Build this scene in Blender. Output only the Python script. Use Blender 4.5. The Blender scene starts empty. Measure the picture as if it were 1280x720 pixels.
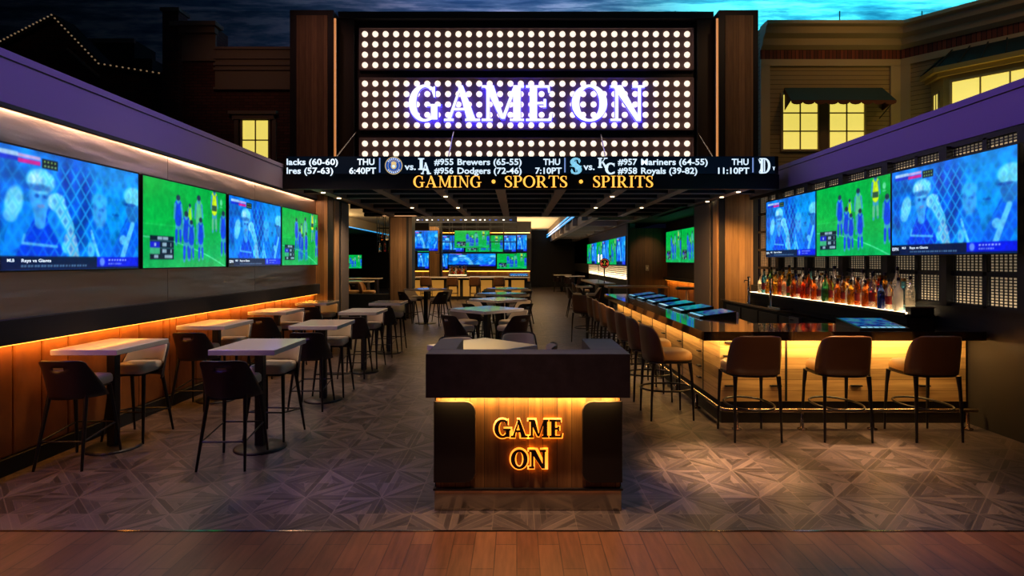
import bpy, math, random
import numpy as np
from mathutils import Vector, Matrix
random.seed(7)
PI = math.pi
SC = bpy.context.scene
COL = SC.collection
F, CX, CY, H = 725.0, 646.0, 326.0, 1.8     # focal length in pixels, vanishing point, eye height
def PX(x, Y): return (x - CX) * Y / F
def PZ(y, Y): return H - (y - CY) * Y / F

# ------------------------------------------------------------------ colours and materials
def lin(c):
    if isinstance(c, str):
        c = c.lstrip('#'); c = [int(c[i:i+2], 16) / 255 for i in (0, 2, 4)]
    return tuple((v / 12.92 if v <= .04045 else ((v + .055) / 1.055) ** 2.4) for v in c) + (1,)
MATS = {}
def mat(name, col='#808080', rough=.5, metal=0., emit=None, es=0., trans=0., coat=0., spec=.5):
    if name in MATS: return MATS[name]
    m = bpy.data.materials.new(name); m.use_nodes = True
    b = m.node_tree.nodes['Principled BSDF']
    b.inputs['Base Color'].default_value = lin(col)
    b.inputs['Roughness'].default_value = rough
    b.inputs['Metallic'].default_value = metal
    b.inputs['Transmission Weight'].default_value = trans
    b.inputs['Coat Weight'].default_value = coat
    b.inputs['Specular IOR Level'].default_value = spec
    if emit:
        b.inputs['Emission Color'].default_value = lin(emit); b.inputs['Emission Strength'].default_value = es
    MATS[name] = m
    return m
class NT:
    def __init__(s, m): s.t = m.node_tree; s.b = s.t.nodes['Principled BSDF']
    def n(s, typ, **kw):
        nd = s.t.nodes.new(typ)
        for k, v in kw.items(): setattr(nd, k, v)
        return nd
    def l(s, a, b): s.t.links.new(a, b)
    def math(s, op, a, b=None, c=None):
        nd = s.n('ShaderNodeMath', operation=op)
        for i, v in enumerate((a, b, c)):
            if v is None: continue
            if isinstance(v, (int, float)): nd.inputs[i].default_value = v
            else: s.l(v, nd.inputs[i])
        return nd.outputs[0]
    def obj(s, scale=(1, 1, 1)):
        tc = s.n('ShaderNodeTexCoord'); mp = s.n('ShaderNodeMapping'); mp.inputs['Scale'].default_value = scale
        s.l(tc.outputs['Object'], mp.inputs[0]); return mp.outputs[0]
    def noise(s, vec, scale=5, detail=3, rough=.5):
        nd = s.n('ShaderNodeTexNoise'); nd.inputs['Scale'].default_value = scale
        nd.inputs['Detail'].default_value = detail; nd.inputs['Roughness'].default_value = rough
        s.l(vec, nd.inputs['Vector']); return nd.outputs['Fac']
    def ramp(s, fac, stops):
        nd = s.n('ShaderNodeValToRGB'); e = nd.color_ramp.elements
        while len(e) < len(stops): e.new(.5)
        for i, (p, c) in enumerate(stops): e[i].position = p; e[i].color = lin(c)
        s.l(fac, nd.inputs[0]); return nd.outputs[0]
    def mix(s, f, a, b, mode='MIX'):
        nd = s.n('ShaderNodeMix', data_type='RGBA', blend_type=mode)
        if isinstance(f, (int, float)): nd.inputs[0].default_value = f
        else: s.l(f, nd.inputs[0])
        for i, v in ((6, a), (7, b)):
            if isinstance(v, (tuple, str)): nd.inputs[i].default_value = lin(v) if isinstance(v, str) else v
            else: s.l(v, nd.inputs[i])
        return nd.outputs[2]
    def bump(s, h, strength=.3, dist=.01):
        nd = s.n('ShaderNodeBump'); nd.inputs['Strength'].default_value = strength; nd.inputs['Distance'].default_value = dist
        s.l(h, nd.inputs['Height']); s.l(nd.outputs[0], s.b.inputs['Normal'])
def wood(name, c1, c2, grain='z', plank=.0, across='x', rough=.45, seam='#0c0806'):
    if name in MATS: return MATS[name]
    m = mat(name, c1, rough); t = NT(m)
    sc = {'x': (1.2, 22, 22), 'y': (22, 1.2, 22), 'z': (22, 22, 1.2)}[grain]
    v = t.obj(sc); n1 = t.noise(v, 1.3, 4, .6)
    col = t.ramp(n1, [(.3, c1), (.7, c2)])
    if plank:
        sp = t.n('ShaderNodeSeparateXYZ'); t.l(t.obj(), sp.inputs[0])
        o = sp.outputs[{'x': 0, 'y': 1, 'z': 2}[across]]
        q = t.math('DIVIDE', o, plank); fr = t.math('FRACT', q); fl = t.math('FLOOR', q)
        wn = t.n('ShaderNodeTexWhiteNoise', noise_dimensions='1D'); t.l(fl, wn.inputs['W'])
        va = t.math('MULTIPLY_ADD', wn.outputs[0], .55, .62)
        cv = t.n('ShaderNodeCombineColor'); [t.l(va, cv.inputs[i]) for i in range(3)]
        col = t.mix(1., col, cv.outputs[0], 'MULTIPLY')
        line = t.math('LESS_THAN', fr, .035); col = t.mix(line, col, seam)
    t.l(col, t.b.inputs['Base Color']); t.bump(n1, .15, .004)
    return m
M = {}
M['black'] = mat('black metal', '#0e0d0f', .45)
M['matte'] = mat('matte black', '#131214', .8)
M['frame'] = mat('bronze black frame', '#17130f', .5)
M['purplebeam'] = mat('grey painted beam', '#8a8490', .6)
M['legs'] = mat('dark leg', '#0b0a0a', .35)
M['shell'] = mat('dark brown shell', '#241512', .38)
M['cream'] = mat('cream leather', '#c3b39c', .5)
M['chrome'] = mat('polished steel', '#b8b0a4', .14, 1.)
M['tan'] = mat('camel leather', '#c49456', .42)
M['tanback'] = mat('brown leather back', '#5e3c20', .38)
M['white'] = mat('white stone top', '#d6cdc2', .16, coat=.3)
M['led'] = mat('warm led', '#ffffff', .5, emit='#ffc468', es=5)
M['ledo'] = mat('orange led', '#ffffff', .5, emit='#ffa030', es=3.5)
M['ledw'] = mat('white warm led', '#ffffff', .5, emit='#ffd9a0', es=7)
M['cyan'] = mat('cyan led', '#ffffff', .5, emit='#1aa0e8', es=1.3)
M['bulb'] = mat('frosted lit bulb', '#ffffff', .5, emit='#ffe9d2', es=1.25)
M['lwhite'] = mat('lit white letter face', '#ffffff', .5, emit='#f2f4ff', es=1.3)
M['lblue'] = mat('lit blue letter edge', '#2030a0', .5, emit='#1c1cb8', es=.45)
M['lgold'] = mat('lit gold letter face', '#ffffff', .5, emit='#ffb838', es=1.45)
M['ledge_gold'] = mat('gold letter edge', '#a05010', .5, emit='#b04a08', es=.5)
M['tick'] = mat('ticker white text', '#ffffff', .5, emit='#d8efff', es=1.1)
M['tickblue'] = mat('ticker blue', '#102050', .5, emit='#1c4fa8', es=1.)
M['tickgold'] = mat('ticker gold', '#a08050', .5, emit='#d8c08a', es=.9)
M['tickbar'] = mat('ticker divider', '#8090c0', .5, emit='#7f9fe0', es=.8)
M['tickpanel'] = mat('ticker panel', '#04070c', .35, emit='#04101e', es=.6)
M['tickcyan'] = mat('ticker cyan', '#ffffff', .5, emit='#7fd0f0', es=.9)
M['darkletter'] = mat('dark bronze letter', '#140906', .6)
M['halo'] = mat('orange halo light', '#ffffff', .5, emit='#ff8418', es=2.6)
M['winlit'] = mat('lit window pane', '#ffffff', .5, emit='#f2dd62', es=.9)
M['tv'] = mat('television casing', '#08080a', .3)
M['stone'] = mat('dark stone counter', '#2a2228', .42)
M['bartop'] = mat('dark polished bar top', '#20150f', .1, coat=.6)
M['padded'] = mat('padded dark leather', '#100c0c', .5)
M['cyanlip'] = M['cyan']
M['plate'] = mat('switch plate', '#8a8070', .5)
M['rubberw'] = mat('off white plastic', '#c9c2b4', .5)
M['awning'] = mat('dark green awning', '#1e3a34', .8)
M['awn2'] = mat('awning brown stripe', '#5a2c1c', .8)
M['roofmetal'] = mat('dark metal roof', '#2c3836', .45, .6)
M['molding'] = mat('painted molding', '#b0a07c', .7)
M['ceilcream'] = mat('cream plaster ceiling', '#d8c49c', .8)
M['taupe'] = mat('taupe wood veneer', '#6a5a4c', .55)
M['shadeblack'] = mat('painted black ceiling', '#0a0a0c', .7)
M['glassdark'] = mat('dark glass', '#0a0c10', .08)
M['paperw'] = mat('paper label', '#d8cfb8', .6)
M['orange_pad'] = None

# leather wall padding
m = mat('orange brown leather', '#8a4a1c', .42); t = NT(m); n1 = t.noise(t.obj((1, 1, .6)), 3.5, 3, .6)
t.l(t.ramp(n1, [(.3, '#6e3e18'), (.7, '#965a26')]), t.b.inputs['Base Color']); t.bump(n1, .12, .02); M['orange_pad'] = m
# brushed steel panels, long soft waves
m = mat('brushed steel sheet', '#a89a94', .24, 1.); t = NT(m)
n1 = t.noise(t.obj((1, .6, 3.6)), 1.7, 1.5, .4); n2 = t.noise(t.obj((1, 2, 160)), 6, 2, .5)
t.l(t.math('MULTIPLY_ADD', n2, .12, .32), t.b.inputs['Roughness'])
hh = t.math('ADD', n1, t.math('MULTIPLY', n2, .01)); t.bump(hh, .5, .06); M['steel'] = m
# woods
M['wood_col'] = wood('brown column wood', '#5b4034', '#7b5a49', 'z', .11, 'x', .6, '#2a1c16')
M['wood_warm'] = wood('warm oak panel', '#8c6238', '#b88a54', 'z', .16, 'x', .5, '#4a2f18')
M['wood_warmy'] = wood('warm oak panel side', '#8c6238', '#b88a54', 'z', .16, 'y', .5, '#4a2f18')
M['wood_bar'] = wood('pale oak bar cladding', '#a88450', '#d0ac74', 'x', .12, 'z', .5, '#6c4c28')
M['wood_bary'] = wood('pale oak bar cladding side', '#a88450', '#d0ac74', 'y', .12, 'z', .5, '#6c4c28')
M['wood_pod'] = wood('walnut podium boards', '#6a4626', '#926738', 'z', .105, 'x', .5, '#2c1a0c')
M['wood_dark'] = wood('dark walnut wall', '#3a2818', '#54381f', 'z', .3, 'x', .55, '#1c120a')
M['wood_top'] = wood('light wood table top', '#8a7254', '#b09674', 'x', 0, 'y', .35)

# parquet floor of star tiles
def parquet():
    m = mat('star parquet tiles', '#3a3130', .42); t = NT(m)
    g = t.n('ShaderNodeNewGeometry'); sp = t.n('ShaderNodeSeparateXYZ'); t.l(g.outputs['Position'], sp.inputs[0])
    S = .575
    x = t.math('DIVIDE', t.math('ADD', sp.outputs[0], 1.03 + 40*S), S); y = t.math('DIVIDE', t.math('ADD', sp.outputs[1], 40*S - 4.41), S)
    rx = t.math('ROUND', x); ry = t.math('ROUND', y)                    # nearest star
    dx = t.math('SUBTRACT', x, rx); dy = t.math('SUBTRACT', y, ry)
    ax = t.math('ABSOLUTE', dx); ay = t.math('ABSOLUTE', dy)
    an = t.math('DIVIDE', t.math('ARCTAN2', dy, dx), PI / 4)             # eight rays
    sec = t.math('FLOOR', an); fs = t.math('FRACT', an)
    r = t.math('SQRT', t.math('ADD', t.math('MULTIPLY', ax, ax), t.math('MULTIPLY', ay, ay)))
    th = t.math('MULTIPLY', fs, PI / 4); far = t.math('GREATER_THAN', fs, .5)
    th2 = t.math('MINIMUM', th, t.math('SUBTRACT', PI / 4, th))
    pd_ = t.math('MULTIPLY', r, t.math('SINE', th2))                      # distance from the nearer ray: planks lie along it
    along = t.math('MULTIPLY', r, t.math('COSINE', th2))
    q = t.math('MULTIPLY', pd_, 13.); st_ = t.math('FLOOR', q); fq = t.math('FRACT', q)
    idn = t.math('ADD', t.math('ADD', t.math('MULTIPLY', rx, 7.31), t.math('MULTIPLY', ry, 3.77)), t.math('ADD', t.math('MULTIPLY', sec, 5.13), t.math('MULTIPLY', far, 1.93)))
    ids = t.math('ADD', idn, t.math('MULTIPLY', st_, 2.71))
    wn = t.n('ShaderNodeTexWhiteNoise', noise_dimensions='1D'); t.l(ids, wn.inputs['W'])
    cb = t.n('ShaderNodeCombineXYZ'); t.l(t.math('MULTIPLY', pd_, 30.), cb.inputs[0]); t.l(t.math('MULTIPLY', along, 3.), cb.inputs[1]); t.l(ids, cb.inputs[2])
    gr = t.noise(cb.outputs[0], 1.5, 4, .7)
    tot = t.math('ADD', t.math('MULTIPLY', wn.outputs[0], .5), t.math('MULTIPLY', gr, .6))
    col = t.ramp(tot, [(.25, '#221c1c'), (.55, '#40373a'), (.88, '#685a56')])
    seam = t.math('LESS_THAN', t.math('MINIMUM', pd_, t.math('MULTIPLY', fq, .08)), .0065)
    edge = t.math('LESS_THAN', t.math('SUBTRACT', .5, t.math('MAXIMUM', ax, ay)), .006)
    sm = t.math('MAXIMUM', seam, edge)
    col = t.mix(t.math('MULTIPLY', sm, .35), col, '#85756a')
    t.l(col, t.b.inputs['Base Color'])
    t.l(t.math('MULTIPLY_ADD', gr, .2, .28), t.b.inputs['Roughness'])
    t.bump(t.math('SUBTRACT', tot, t.math('MULTIPLY', sm, .4)), .2, .004)
    return m
M['parquet'] = parquet()
def redplank():
    m = mat('red brown floor planks', '#5a3222', .38); t = NT(m)
    tc = t.n('ShaderNodeTexCoord'); mp = t.n('ShaderNodeMapping'); mp.inputs['Rotation'].default_value = (0, 0, PI / 2)
    t.l(tc.outputs['Object'], mp.inputs[0])
    b = t.n('ShaderNodeTexBrick'); t.l(mp.outputs[0], b.inputs['Vector'])
    b.inputs['Color1'].default_value = lin('#503020'); b.inputs['Color2'].default_value = lin('#755036'); b.inputs['Mortar'].default_value = lin('#160b08')
    b.inputs['Scale'].default_value = 1; b.inputs['Mortar Size'].default_value = .0035; b.inputs['Brick Width'].default_value = .46; b.inputs['Row Height'].default_value = .135
    b.offset = .37; b.inputs['Bias'].default_value = -.1
    n1 = t.noise(t.obj((14, 1.5, 1)), 2, 4, .6)
    cc = t.mix(.25, b.outputs[0], t.ramp(n1, [(.3, '#41231a'), (.7, '#a0644a')]))
    t.l(cc, t.b.inputs['Base Color']); t.bump(b.outputs['Fac'], -.4, .003)
    return m
M['redplank'] = redplank()
def brick(name, c1, c2, mo, w=.22, h=.075):
    m = mat(name, c1, .8); t = NT(m)
    g = t.n('ShaderNodeTexCoord'); sp = t.n('ShaderNodeSeparateXYZ'); t.l(g.outputs['Object'], sp.inputs[0])
    cb = t.n('ShaderNodeCombineXYZ'); t.l(t.math('ADD', sp.outputs[0], sp.outputs[1]), cb.inputs[0]); t.l(sp.outputs[2], cb.inputs[1])
    b = t.n('ShaderNodeTexBrick'); t.l(cb.outputs[0], b.inputs['Vector'])
    b.inputs['Color1'].default_value = lin(c1); b.inputs['Color2'].default_value = lin(c2); b.inputs['Mortar'].default_value = lin(mo)
    b.inputs['Scale'].default_value = 1; b.inputs['Mortar Size'].default_value = .008; b.inputs['Brick Width'].default_value = w; b.inputs['Row Height'].default_value = h
    t.l(b.outputs[0], t.b.inputs['Base Color']); t.bump(b.outputs['Fac'], -.5, .006)
    return m
M['brick'] = brick('dark red brick', '#4a221a', '#5e2e22', '#2c1c16')
M['soldier'] = brick('upright brick course', '#7c3c28', '#4a2016', '#1c100c', .09, .6)
def siding():
    m = mat('clapboard siding', '#a89468', .7); t = NT(m)
    sp = t.n('ShaderNodeSeparateXYZ'); t.l(t.obj(), sp.inputs[0])
    fr = t.math('FRACT', t.math('DIVIDE', sp.outputs[2], .11))
    t.l(t.mix(t.math('LESS_THAN', fr, .12), '#a08c62', '#5a4c34'), t.b.inputs['Base Color']); t.bump(fr, .8, .02)
    return m
M['siding'] = siding()
def sky():
    m = mat('painted sky plaster', '#406080', .9); t = NT(m)
    g = t.n('ShaderNodeNewGeometry'); mp = t.n('ShaderNodeMapping'); mp.inputs['Scale'].default_value = (.22, .9, 1.3); t.l(g.outputs['Position'], mp.inputs[0])
    n1 = t.noise(mp.outputs[0], 2.2, 6, .6)
    t.l(t.ramp(n1, [(.36, '#44748c'), (.5, '#8caab4'), (.6, '#f0ece4')]), t.b.inputs['Base Color'])
    return m
M['sky'] = sky()
def game_screen():
    m = mat('gaming terminal screen', '#050510', .12); t = NT(m)
    v = t.n('ShaderNodeTexVoronoi'); v.inputs['Scale'].default_value = 11; t.l(t.obj(), v.inputs['Vector'])
    n1 = t.noise(t.obj(), 9, 3, .6); s = t.math('ADD', v.outputs['Distance'], t.math('MULTIPLY', n1, .6))
    c = t.ramp(s, [(.3, '#040a30'), (.5, '#0c2ca0'), (.72, '#1658d0'), (.98, '#30a8c8')])
    t.l(c, t.b.inputs['Emission Color']); t.b.inputs['Emission Strength'].default_value = .4
    return m
M['gamescr'] = game_screen()
def ribbed():
    m = mat('white ribbed wainscot', '#d8d4cc', .6); t = NT(m)
    sp = t.n('ShaderNodeSeparateXYZ'); t.l(t.obj(), sp.inputs[0])
    fr = t.math('FRACT', t.math('DIVIDE', sp.outputs[2], .075)); t.bump(t.math('SINE', t.math('MULTIPLY', fr, 6.283)), .8, .02)
    return m
M['ribbed'] = ribbed()
def stonetop():
    m = M['stone']; t = NT(m); n1 = t.noise(t.obj(), 9, 3, .7)
    t.l(t.ramp(n1, [(.35, '#241d22'), (.75, '#342b32')]), t.b.inputs['Base Color'])
stonetop()

# ------------------------------------------------------------------ mesh builder
class MB:
    def __init__(s): s.v = []; s.f = []; s.mi = []; s.sm = []; s.xf = None
    def add(s, vs, fs, mi=0, smooth=False):
        o = len(s.v)
        if s.xf is not None: vs = [tuple(s.xf @ Vector(p)) for p in vs]
        s.v += [tuple(p) for p in vs]; s.f += [tuple(i + o for i in f) for f in fs]
        s.mi += [mi] * len(fs); s.sm += [smooth] * len(fs)
        return s
    def box(s, x0, x1, y0, y1, z0, z1, mi=0):
        return s.add([(x0,y0,z0),(x1,y0,z0),(x1,y1,z0),(x0,y1,z0),(x0,y0,z1),(x1,y0,z1),(x1,y1,z1),(x0,y1,z1)],
                     [(0,3,2,1),(4,5,6,7),(0,1,5,4),(1,2,6,5),(2,3,7,6),(3,0,4,7)], mi)
    def prism(s, poly, f0, f1, mi=0, mside=None, smooth=False):      # f0, f1 map a 2D point to the two end faces
        n = len(poly); a = [f0(p) for p in poly]; b = [f1(p) for p in poly]
        s.add(a + b, [tuple(range(n)), tuple(range(2*n-1, n-1, -1))], mi)
        s.add(a + b, [(i, i+n, (i+1) % n + n, (i+1) % n) for i in range(n)], mi if mside is None else mside, smooth)
        return s
    def pz(s, poly, z0, z1, mi=0): return s.prism(poly, lambda p: (p[0], p[1], z1), lambda p: (p[0], p[1], z0), mi)
    def py(s, poly, y0, y1, mi=0, mside=None): return s.prism(poly, lambda p: (p[0], y0, p[1]), lambda p: (p[0], y1, p[1]), mi, mside)
    def tube(s, pts, r, n=8, mi=0, closed=False):
        pts = [Vector(p) for p in pts]; N = len(pts); rs = r if isinstance(r, (list, tuple)) else [r] * N
        vs = []; fs = []
        for i, p in enumerate(pts):
            if closed: d = pts[(i+1) % N] - pts[i-1]
            else: d = pts[min(i+1, N-1)] - pts[max(i-1, 0)]
            d.normalize(); up = Vector((0, 0, 1)) if abs(d.z) < .95 else Vector((0, 1, 0))
            a = d.cross(up).normalized(); b = a.cross(d)
            for k in range(n):
                an = 2*PI*k/n; vs.append(p + rs[i]*(math.cos(an)*a + math.sin(an)*b))
        for i in range(N if closed else N-1):
            j = (i+1) % N
            for k in range(n):
                l = (k+1) % n; fs.append((i*n+k, i*n+l, j*n+l, j*n+k))
        s.add(vs, fs, mi, True)
        if not closed:
            s.add(vs[:n], [tuple(range(n-1, -1, -1))], mi); s.add(vs[-n:], [tuple(range(n))], mi)
        return s
    def lathe(s, prof, n=20, c=(0, 0, 0), mi=0, sx=1, sy=1):
        vs = []; fs = []; N = len(prof)
        for r, z in prof:
            for k in range(n):
                a = 2*PI*k/n; vs.append((c[0] + sx*r*math.cos(a), c[1] + sy*r*math.sin(a), c[2] + z))
        for i in range(N-1):
            for k in range(n):
                l = (k+1) % n; fs.append((i*n+k, i*n+l, (i+1)*n+l, (i+1)*n+k))
        s.add(vs, fs, mi, True)
        s.add(vs[:n], [tuple(range(n-1, -1, -1))], mi); s.add(vs[-n:], [tuple(range(n))], mi)
        return s
    def build(s, name, mats, parent=None, bevel=0, seg=2, loc=None, kind=None, label=None, thick=0):
        me = bpy.data.meshes.new(name); me.from_pydata(s.v, [], s.f)
        for mm in (mats if isinstance(mats, (list, tuple)) else [mats]): me.materials.append(mm)
        me.polygons.foreach_set('material_index', s.mi); me.polygons.foreach_set('use_smooth', s.sm); me.update()
        o = bpy.data.objects.new(name, me); COL.objects.link(o)
        if parent: o.parent = parent
        if loc: o.location = loc
        if thick:
            sd = o.modifiers.new('thickness', 'SOLIDIFY'); sd.thickness = thick; sd.offset = 0
        if bevel:
            bv = o.modifiers.new('bevel', 'BEVEL'); bv.width = bevel; bv.segments = seg; bv.limit_method = 'ANGLE'
        if kind: o['kind'] = kind
        if label: o['label'] = label
        return o
def tag(o, label, cat, group=None, kind=None):
    o['label'] = label; o['category'] = cat
    if group: o['group'] = group
    if kind: o['kind'] = kind
    return o
def empty(name, loc=(0, 0, 0), rz=0, label=None, cat=None, group=None):
    o = bpy.data.objects.new(name, None); COL.objects.link(o); o.location = loc; o.rotation_euler = (0, 0, rz)
    o.empty_display_size = .1
    if label: tag(o, label, cat, group)
    return o
KIDS = {}
def kids(o):
    return [c for c in bpy.data.objects if c.parent == o]
def copy_tree(o, parent=None, cache={}):
    c = o.copy(); COL.objects.link(c); c.parent = parent
    if o.name not in cache: cache[o.name] = kids(o)
    for ch in cache[o.name]: copy_tree(ch, c)
    return c
def place(proto, used, loc, rz, label, group=None):
    """the first time the built thing itself is moved, afterwards copies of it and of each of its parts"""
    if not used: o = proto; used.append(1)
    else: o = copy_tree(proto)
    o.location = loc; o.rotation_euler = (0, 0, rz); o['label'] = label
    if group: o['group'] = group
    return o
def box(name, x0, x1, y0, y1, z0, z1, m, parent=None, bevel=0, kind=None, label=None):
    return MB().box(x0, x1, y0, y1, z0, z1).build(name, m, parent, bevel, kind=kind, label=label)
def S(name, x0, x1, y0, y1, z0, z1, m, bevel=0): return box(name, x0, x1, y0, y1, z0, z1, m, None, bevel, 'structure')
def area(loc, size, energy, col, rot=(0, 0, 0), sy=None, spread=None):
    l = bpy.data.lights.new('light', 'AREA'); l.energy = energy; l.color = lin(col)[:3]; l.size = size
    if sy: l.shape = 'RECTANGLE'; l.size_y = sy
    if spread: l.spread = spread
    o = bpy.data.objects.new('area_lamp', l); COL.objects.link(o); o.location = loc; o.rotation_euler = rot
    return o
def spot(loc, target, energy, col, deg=40, blend=.6, r=.08):
    l = bpy.data.lights.new('spot', 'SPOT'); l.energy = energy; l.color = lin(col)[:3]; l.spot_size = math.radians(deg); l.spot_blend = blend; l.shadow_soft_size = r
    o = bpy.data.objects.new('spot_lamp', l); COL.objects.link(o); o.location = loc
    o.rotation_euler = (Vector(target) - Vector(loc)).to_track_quat('-Z', 'Y').to_euler()
    return o
def rrect(x0, x1, y0, y1, r, n=6, corners=(1, 1, 1, 1)):
    P = []
    for (cx, cy, a0, on, qx, qy) in ((x1-r, y1-r, 0, corners[0], x1, y1), (x0+r, y1-r, 90, corners[1], x0, y1), (x0+r, y0+r, 180, corners[2], x0, y0), (x1-r, y0+r, 270, corners[3], x1, y0)):
        if not on: P.append((qx, qy)); continue
        for i in range(n+1):
            a = math.radians(a0 + 90*i/n); P.append((cx + r*math.cos(a), cy + r*math.sin(a)))
    return P

# ------------------------------------------------------------------ serif lettering (cap height 1)
def stroke(pts, ws, n=1):
    P = [Vector(p) for p in pts]; L = []; R = []
    for i, p in enumerate(P):
        d = P[min(i+1, len(P)-1)] - P[max(i-1, 0)]; d.normalize(); q = Vector((-d.y, d.x)) * ws[i] / 2
        L.append(tuple(p+q)); R.append(tuple(p-q))
    return L + R[::-1]
def cat(pts, n=6):
    out = []
    for i in range(len(pts)-1):
        p0, p1, p2, p3 = pts[max(i-1, 0)], pts[i], pts[i+1], pts[min(i+2, len(pts)-1)]
        for k in range(n):
            t = k/n
            out.append(tuple(.5*((2*p1[j]) + (-p0[j]+p2[j])*t + (2*p0[j]-5*p1[j]+4*p2[j]-p3[j])*t*t + (-p0[j]+3*p1[j]-3*p2[j]+p3[j])*t**3) for j in range(len(p1))))
    out.append(tuple(pts[-1])); return out
def cstroke(pts3, n=6):
    c = cat(pts3, n); out = []
    for i in range(len(c)-1):                       # short quads so bends stay clean
        pass
    return [stroke([p[:2] for p in c], [p[2] for p in c])]
def arc(cx, cy, rx, ry, ix, iy, a0, a1, dx=0, n=20):
    out = []
    for i in range(n):
        q = []
        for (rr, aa) in (((rx, ry), i), ((rx, ry), i+1), ((ix, iy), i+1), ((ix, iy), i)):
            a = math.radians(a0 + (a1-a0)*aa/n); q.append((cx + (dx if rr == (ix, iy) else 0) + rr[0]*math.cos(a), cy + rr[1]*math.sin(a)))
        out.append(q)
    return out
def R_(x0, x1, y0, y1): return [(x0, y0), (x1, y0), (x1, y1), (x0, y1)]
def glyph(ch, b=.16, t=.055):
    s = t
    if ch == 'I': return [R_(.12, .12+b, 0, 1), R_(.02, .22+b, 0, s), R_(.02, .22+b, 1-s, 1)], .24+b
    if ch == 'E': return [R_(.1, .1+b, 0, 1), R_(0, .66, 0, s), R_(0, .62, 1-s, 1), R_(.1, .5, .5-s/2, .5+s/2), R_(.5-s*.6, .5+s*.4, .38, .62), [(.62, s), (.58, s), (.66, .25), (.70, .25), (.66, 0)], [(.56, 1-s), (.58, .78), (.63, .78), (.62, 1)]], .72
    if ch == 'L': return [R_(.1, .1+b, 0, 1), R_(0, .6, 0, s), R_(0, .2+b, 1-s, 1), [(.54, s), (.60, .27), (.64, .27), (.60, 0)]], .64
    if ch == 'T': return [R_(.38-b/2, .38+b/2, 0, 1), R_(.26-b/2, .5+b/2, 0, s), R_(.03, .73, 1-s, 1), [(.03, 1), (0, .74), (.05, .74), (.1, 1-s)], [(.73, 1), (.76, .74), (.71, .74), (.66, 1-s)]], .76
    if ch == 'N': return [R_(.12, .12+t*1.2, 0, 1), R_(.70, .70+t*1.2, 0, 1), [(.04, 1), (.04+b*1.35, 1), (.70+t*1.2, 0), (.70-b*.2, 0)], R_(.0, .28, 0, s), R_(.56, .88, 1-s, 1), R_(0, .14, 1-s, 1)], .88
    if ch == 'M': return [R_(.12, .12+t*1.2, 0, 1), R_(.86-b*.3, .86+b*.7, 0, 1), [(.06, 1), (.06+b*1.3, 1), (.53+b*.25, .08), (.53-b*.25, .08)], [(.53-.03, .06), (.53+.06, .06), (.90, 1), (.82, 1)], R_(0, .28, 0, s), R_(.72, 1.08, 0, s), R_(0, .14, 1-s, 1), R_(.84, 1.08, 1-s, 1)], 1.08
    if ch == 'A': return [[(.08, 0), (.08+t*1.25, 0), (.46, .93), (.42, 1)], [(.36, 1), (.50, 1), (.86, 0), (.86-b*1.25, 0)], R_(.22, .66, .30, .30+s), R_(0, .26, 0, s), R_(.56, .96, 0, s)], .96
    if ch == 'O': return arc(.44, .5, .44, .52, .44-b*1.02, .52-t*1.1, 0, 360, 0, 40), .88
    if ch == 'C': return arc(.44, .5, .44, .52, .44-b, .52-t*1.1, 48, 312, .02, 30) + [R_(.68, .74, .68, .98), R_(.70, .75, .06, .24)], .78
    if ch == 'G': return arc(.44, .5, .44, .52, .44-b, .52-t*1.1, 52, 318, .02, 30) + [[(.70, .97), (.74, .97), (.74, .66), (.70, .66), (.64, .84)], R_(.62, .62+b, .04, .44), R_(.50, .90, .42-s*.2, .42+s*.8), [(.62, .04), (.62+b, .1), (.62+b, .2), (.60, .12)]], .9
    if ch == 'D': return [R_(.1, .1+b, 0, 1), R_(0, .4, 0, s), R_(0, .4, 1-s, 1)] + arc(.38, .5, .44, .5, .44-b, .5-s, -90, 90, 0, 20), .84
    if ch == 'P': return [R_(.1, .1+b, 0, 1), R_(0, .22+b, 0, s), R_(0, .4, 1-s, 1), R_(.2, .4, .46, .46+s)] + arc(.38, .73, .27, .27, .27-b*.95, .27-s, -90, 90, 0, 16), .66
    if ch == 'R': return glyph('P', b, t)[0] + [[(.30, .48), (.30+b, .50), (.76, 0), (.76-b*1.1, 0)], R_(.58, .84, 0, s)], .84
    if ch == 'K': return [R_(.1, .1+b, 0, 1), R_(0, .2+b, 0, s), R_(0, .2+b, 1-s, 1), [(.22, .40), (.28, .38), (.74, 1), (.66, 1)], [(.34, .58), (.46, .66), (.84, 0), (.84-b*1.1, 0)], R_(.54, .86, 1-s, 1), R_(.60, .92, 0, s)], .92
    if ch == 'S':
        c = [(.46, .76, t), (.43, .90, t), (.28, .975, t), (.13, .90, b*.7), (.085, .76, b*.95), (.17, .61, b), (.31, .49, b*1.05), (.43, .37, b), (.46, .22, b*.95), (.40, .08, b*.6), (.25, .025, t), (.09, .09, t), (.04, .24, t)]
        return cstroke(c) + [R_(.435, .48, .68, .97), R_(.02, .065, .03, .32)], .54
    if ch == '.': return arc(.1, .5, .1, .1, .001, .001, 0, 360, 0, 16), .2
    return [], .4
def gl_mesh(ch, x0, x1, z0, z1, y0, y1, b=.16, t=.055, grow=0):
    """one letter standing in the XZ plane, front at y0, back at y1"""
    polys, w = glyph(ch, b, t); mb = MB()
    for p in polys:
        if grow:
            c = (sum(q[0] for q in p)/len(p), sum(q[1] for q in p)/len(p))
        q = [(x0 + a/w*(x1-x0), z0 + c_*(z1-z0)) for a, c_ in p]
        ar = sum(q[i][0]*q[(i+1) % len(q)][1] - q[(i+1) % len(q)][0]*q[i][1] for i in range(len(q)))
        if ar > 0: q = q[::-1]
        mb.py(q[::-1], y0 - .00012*len(mb.f)/8, y1, 0, 1)
    return mb
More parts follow.
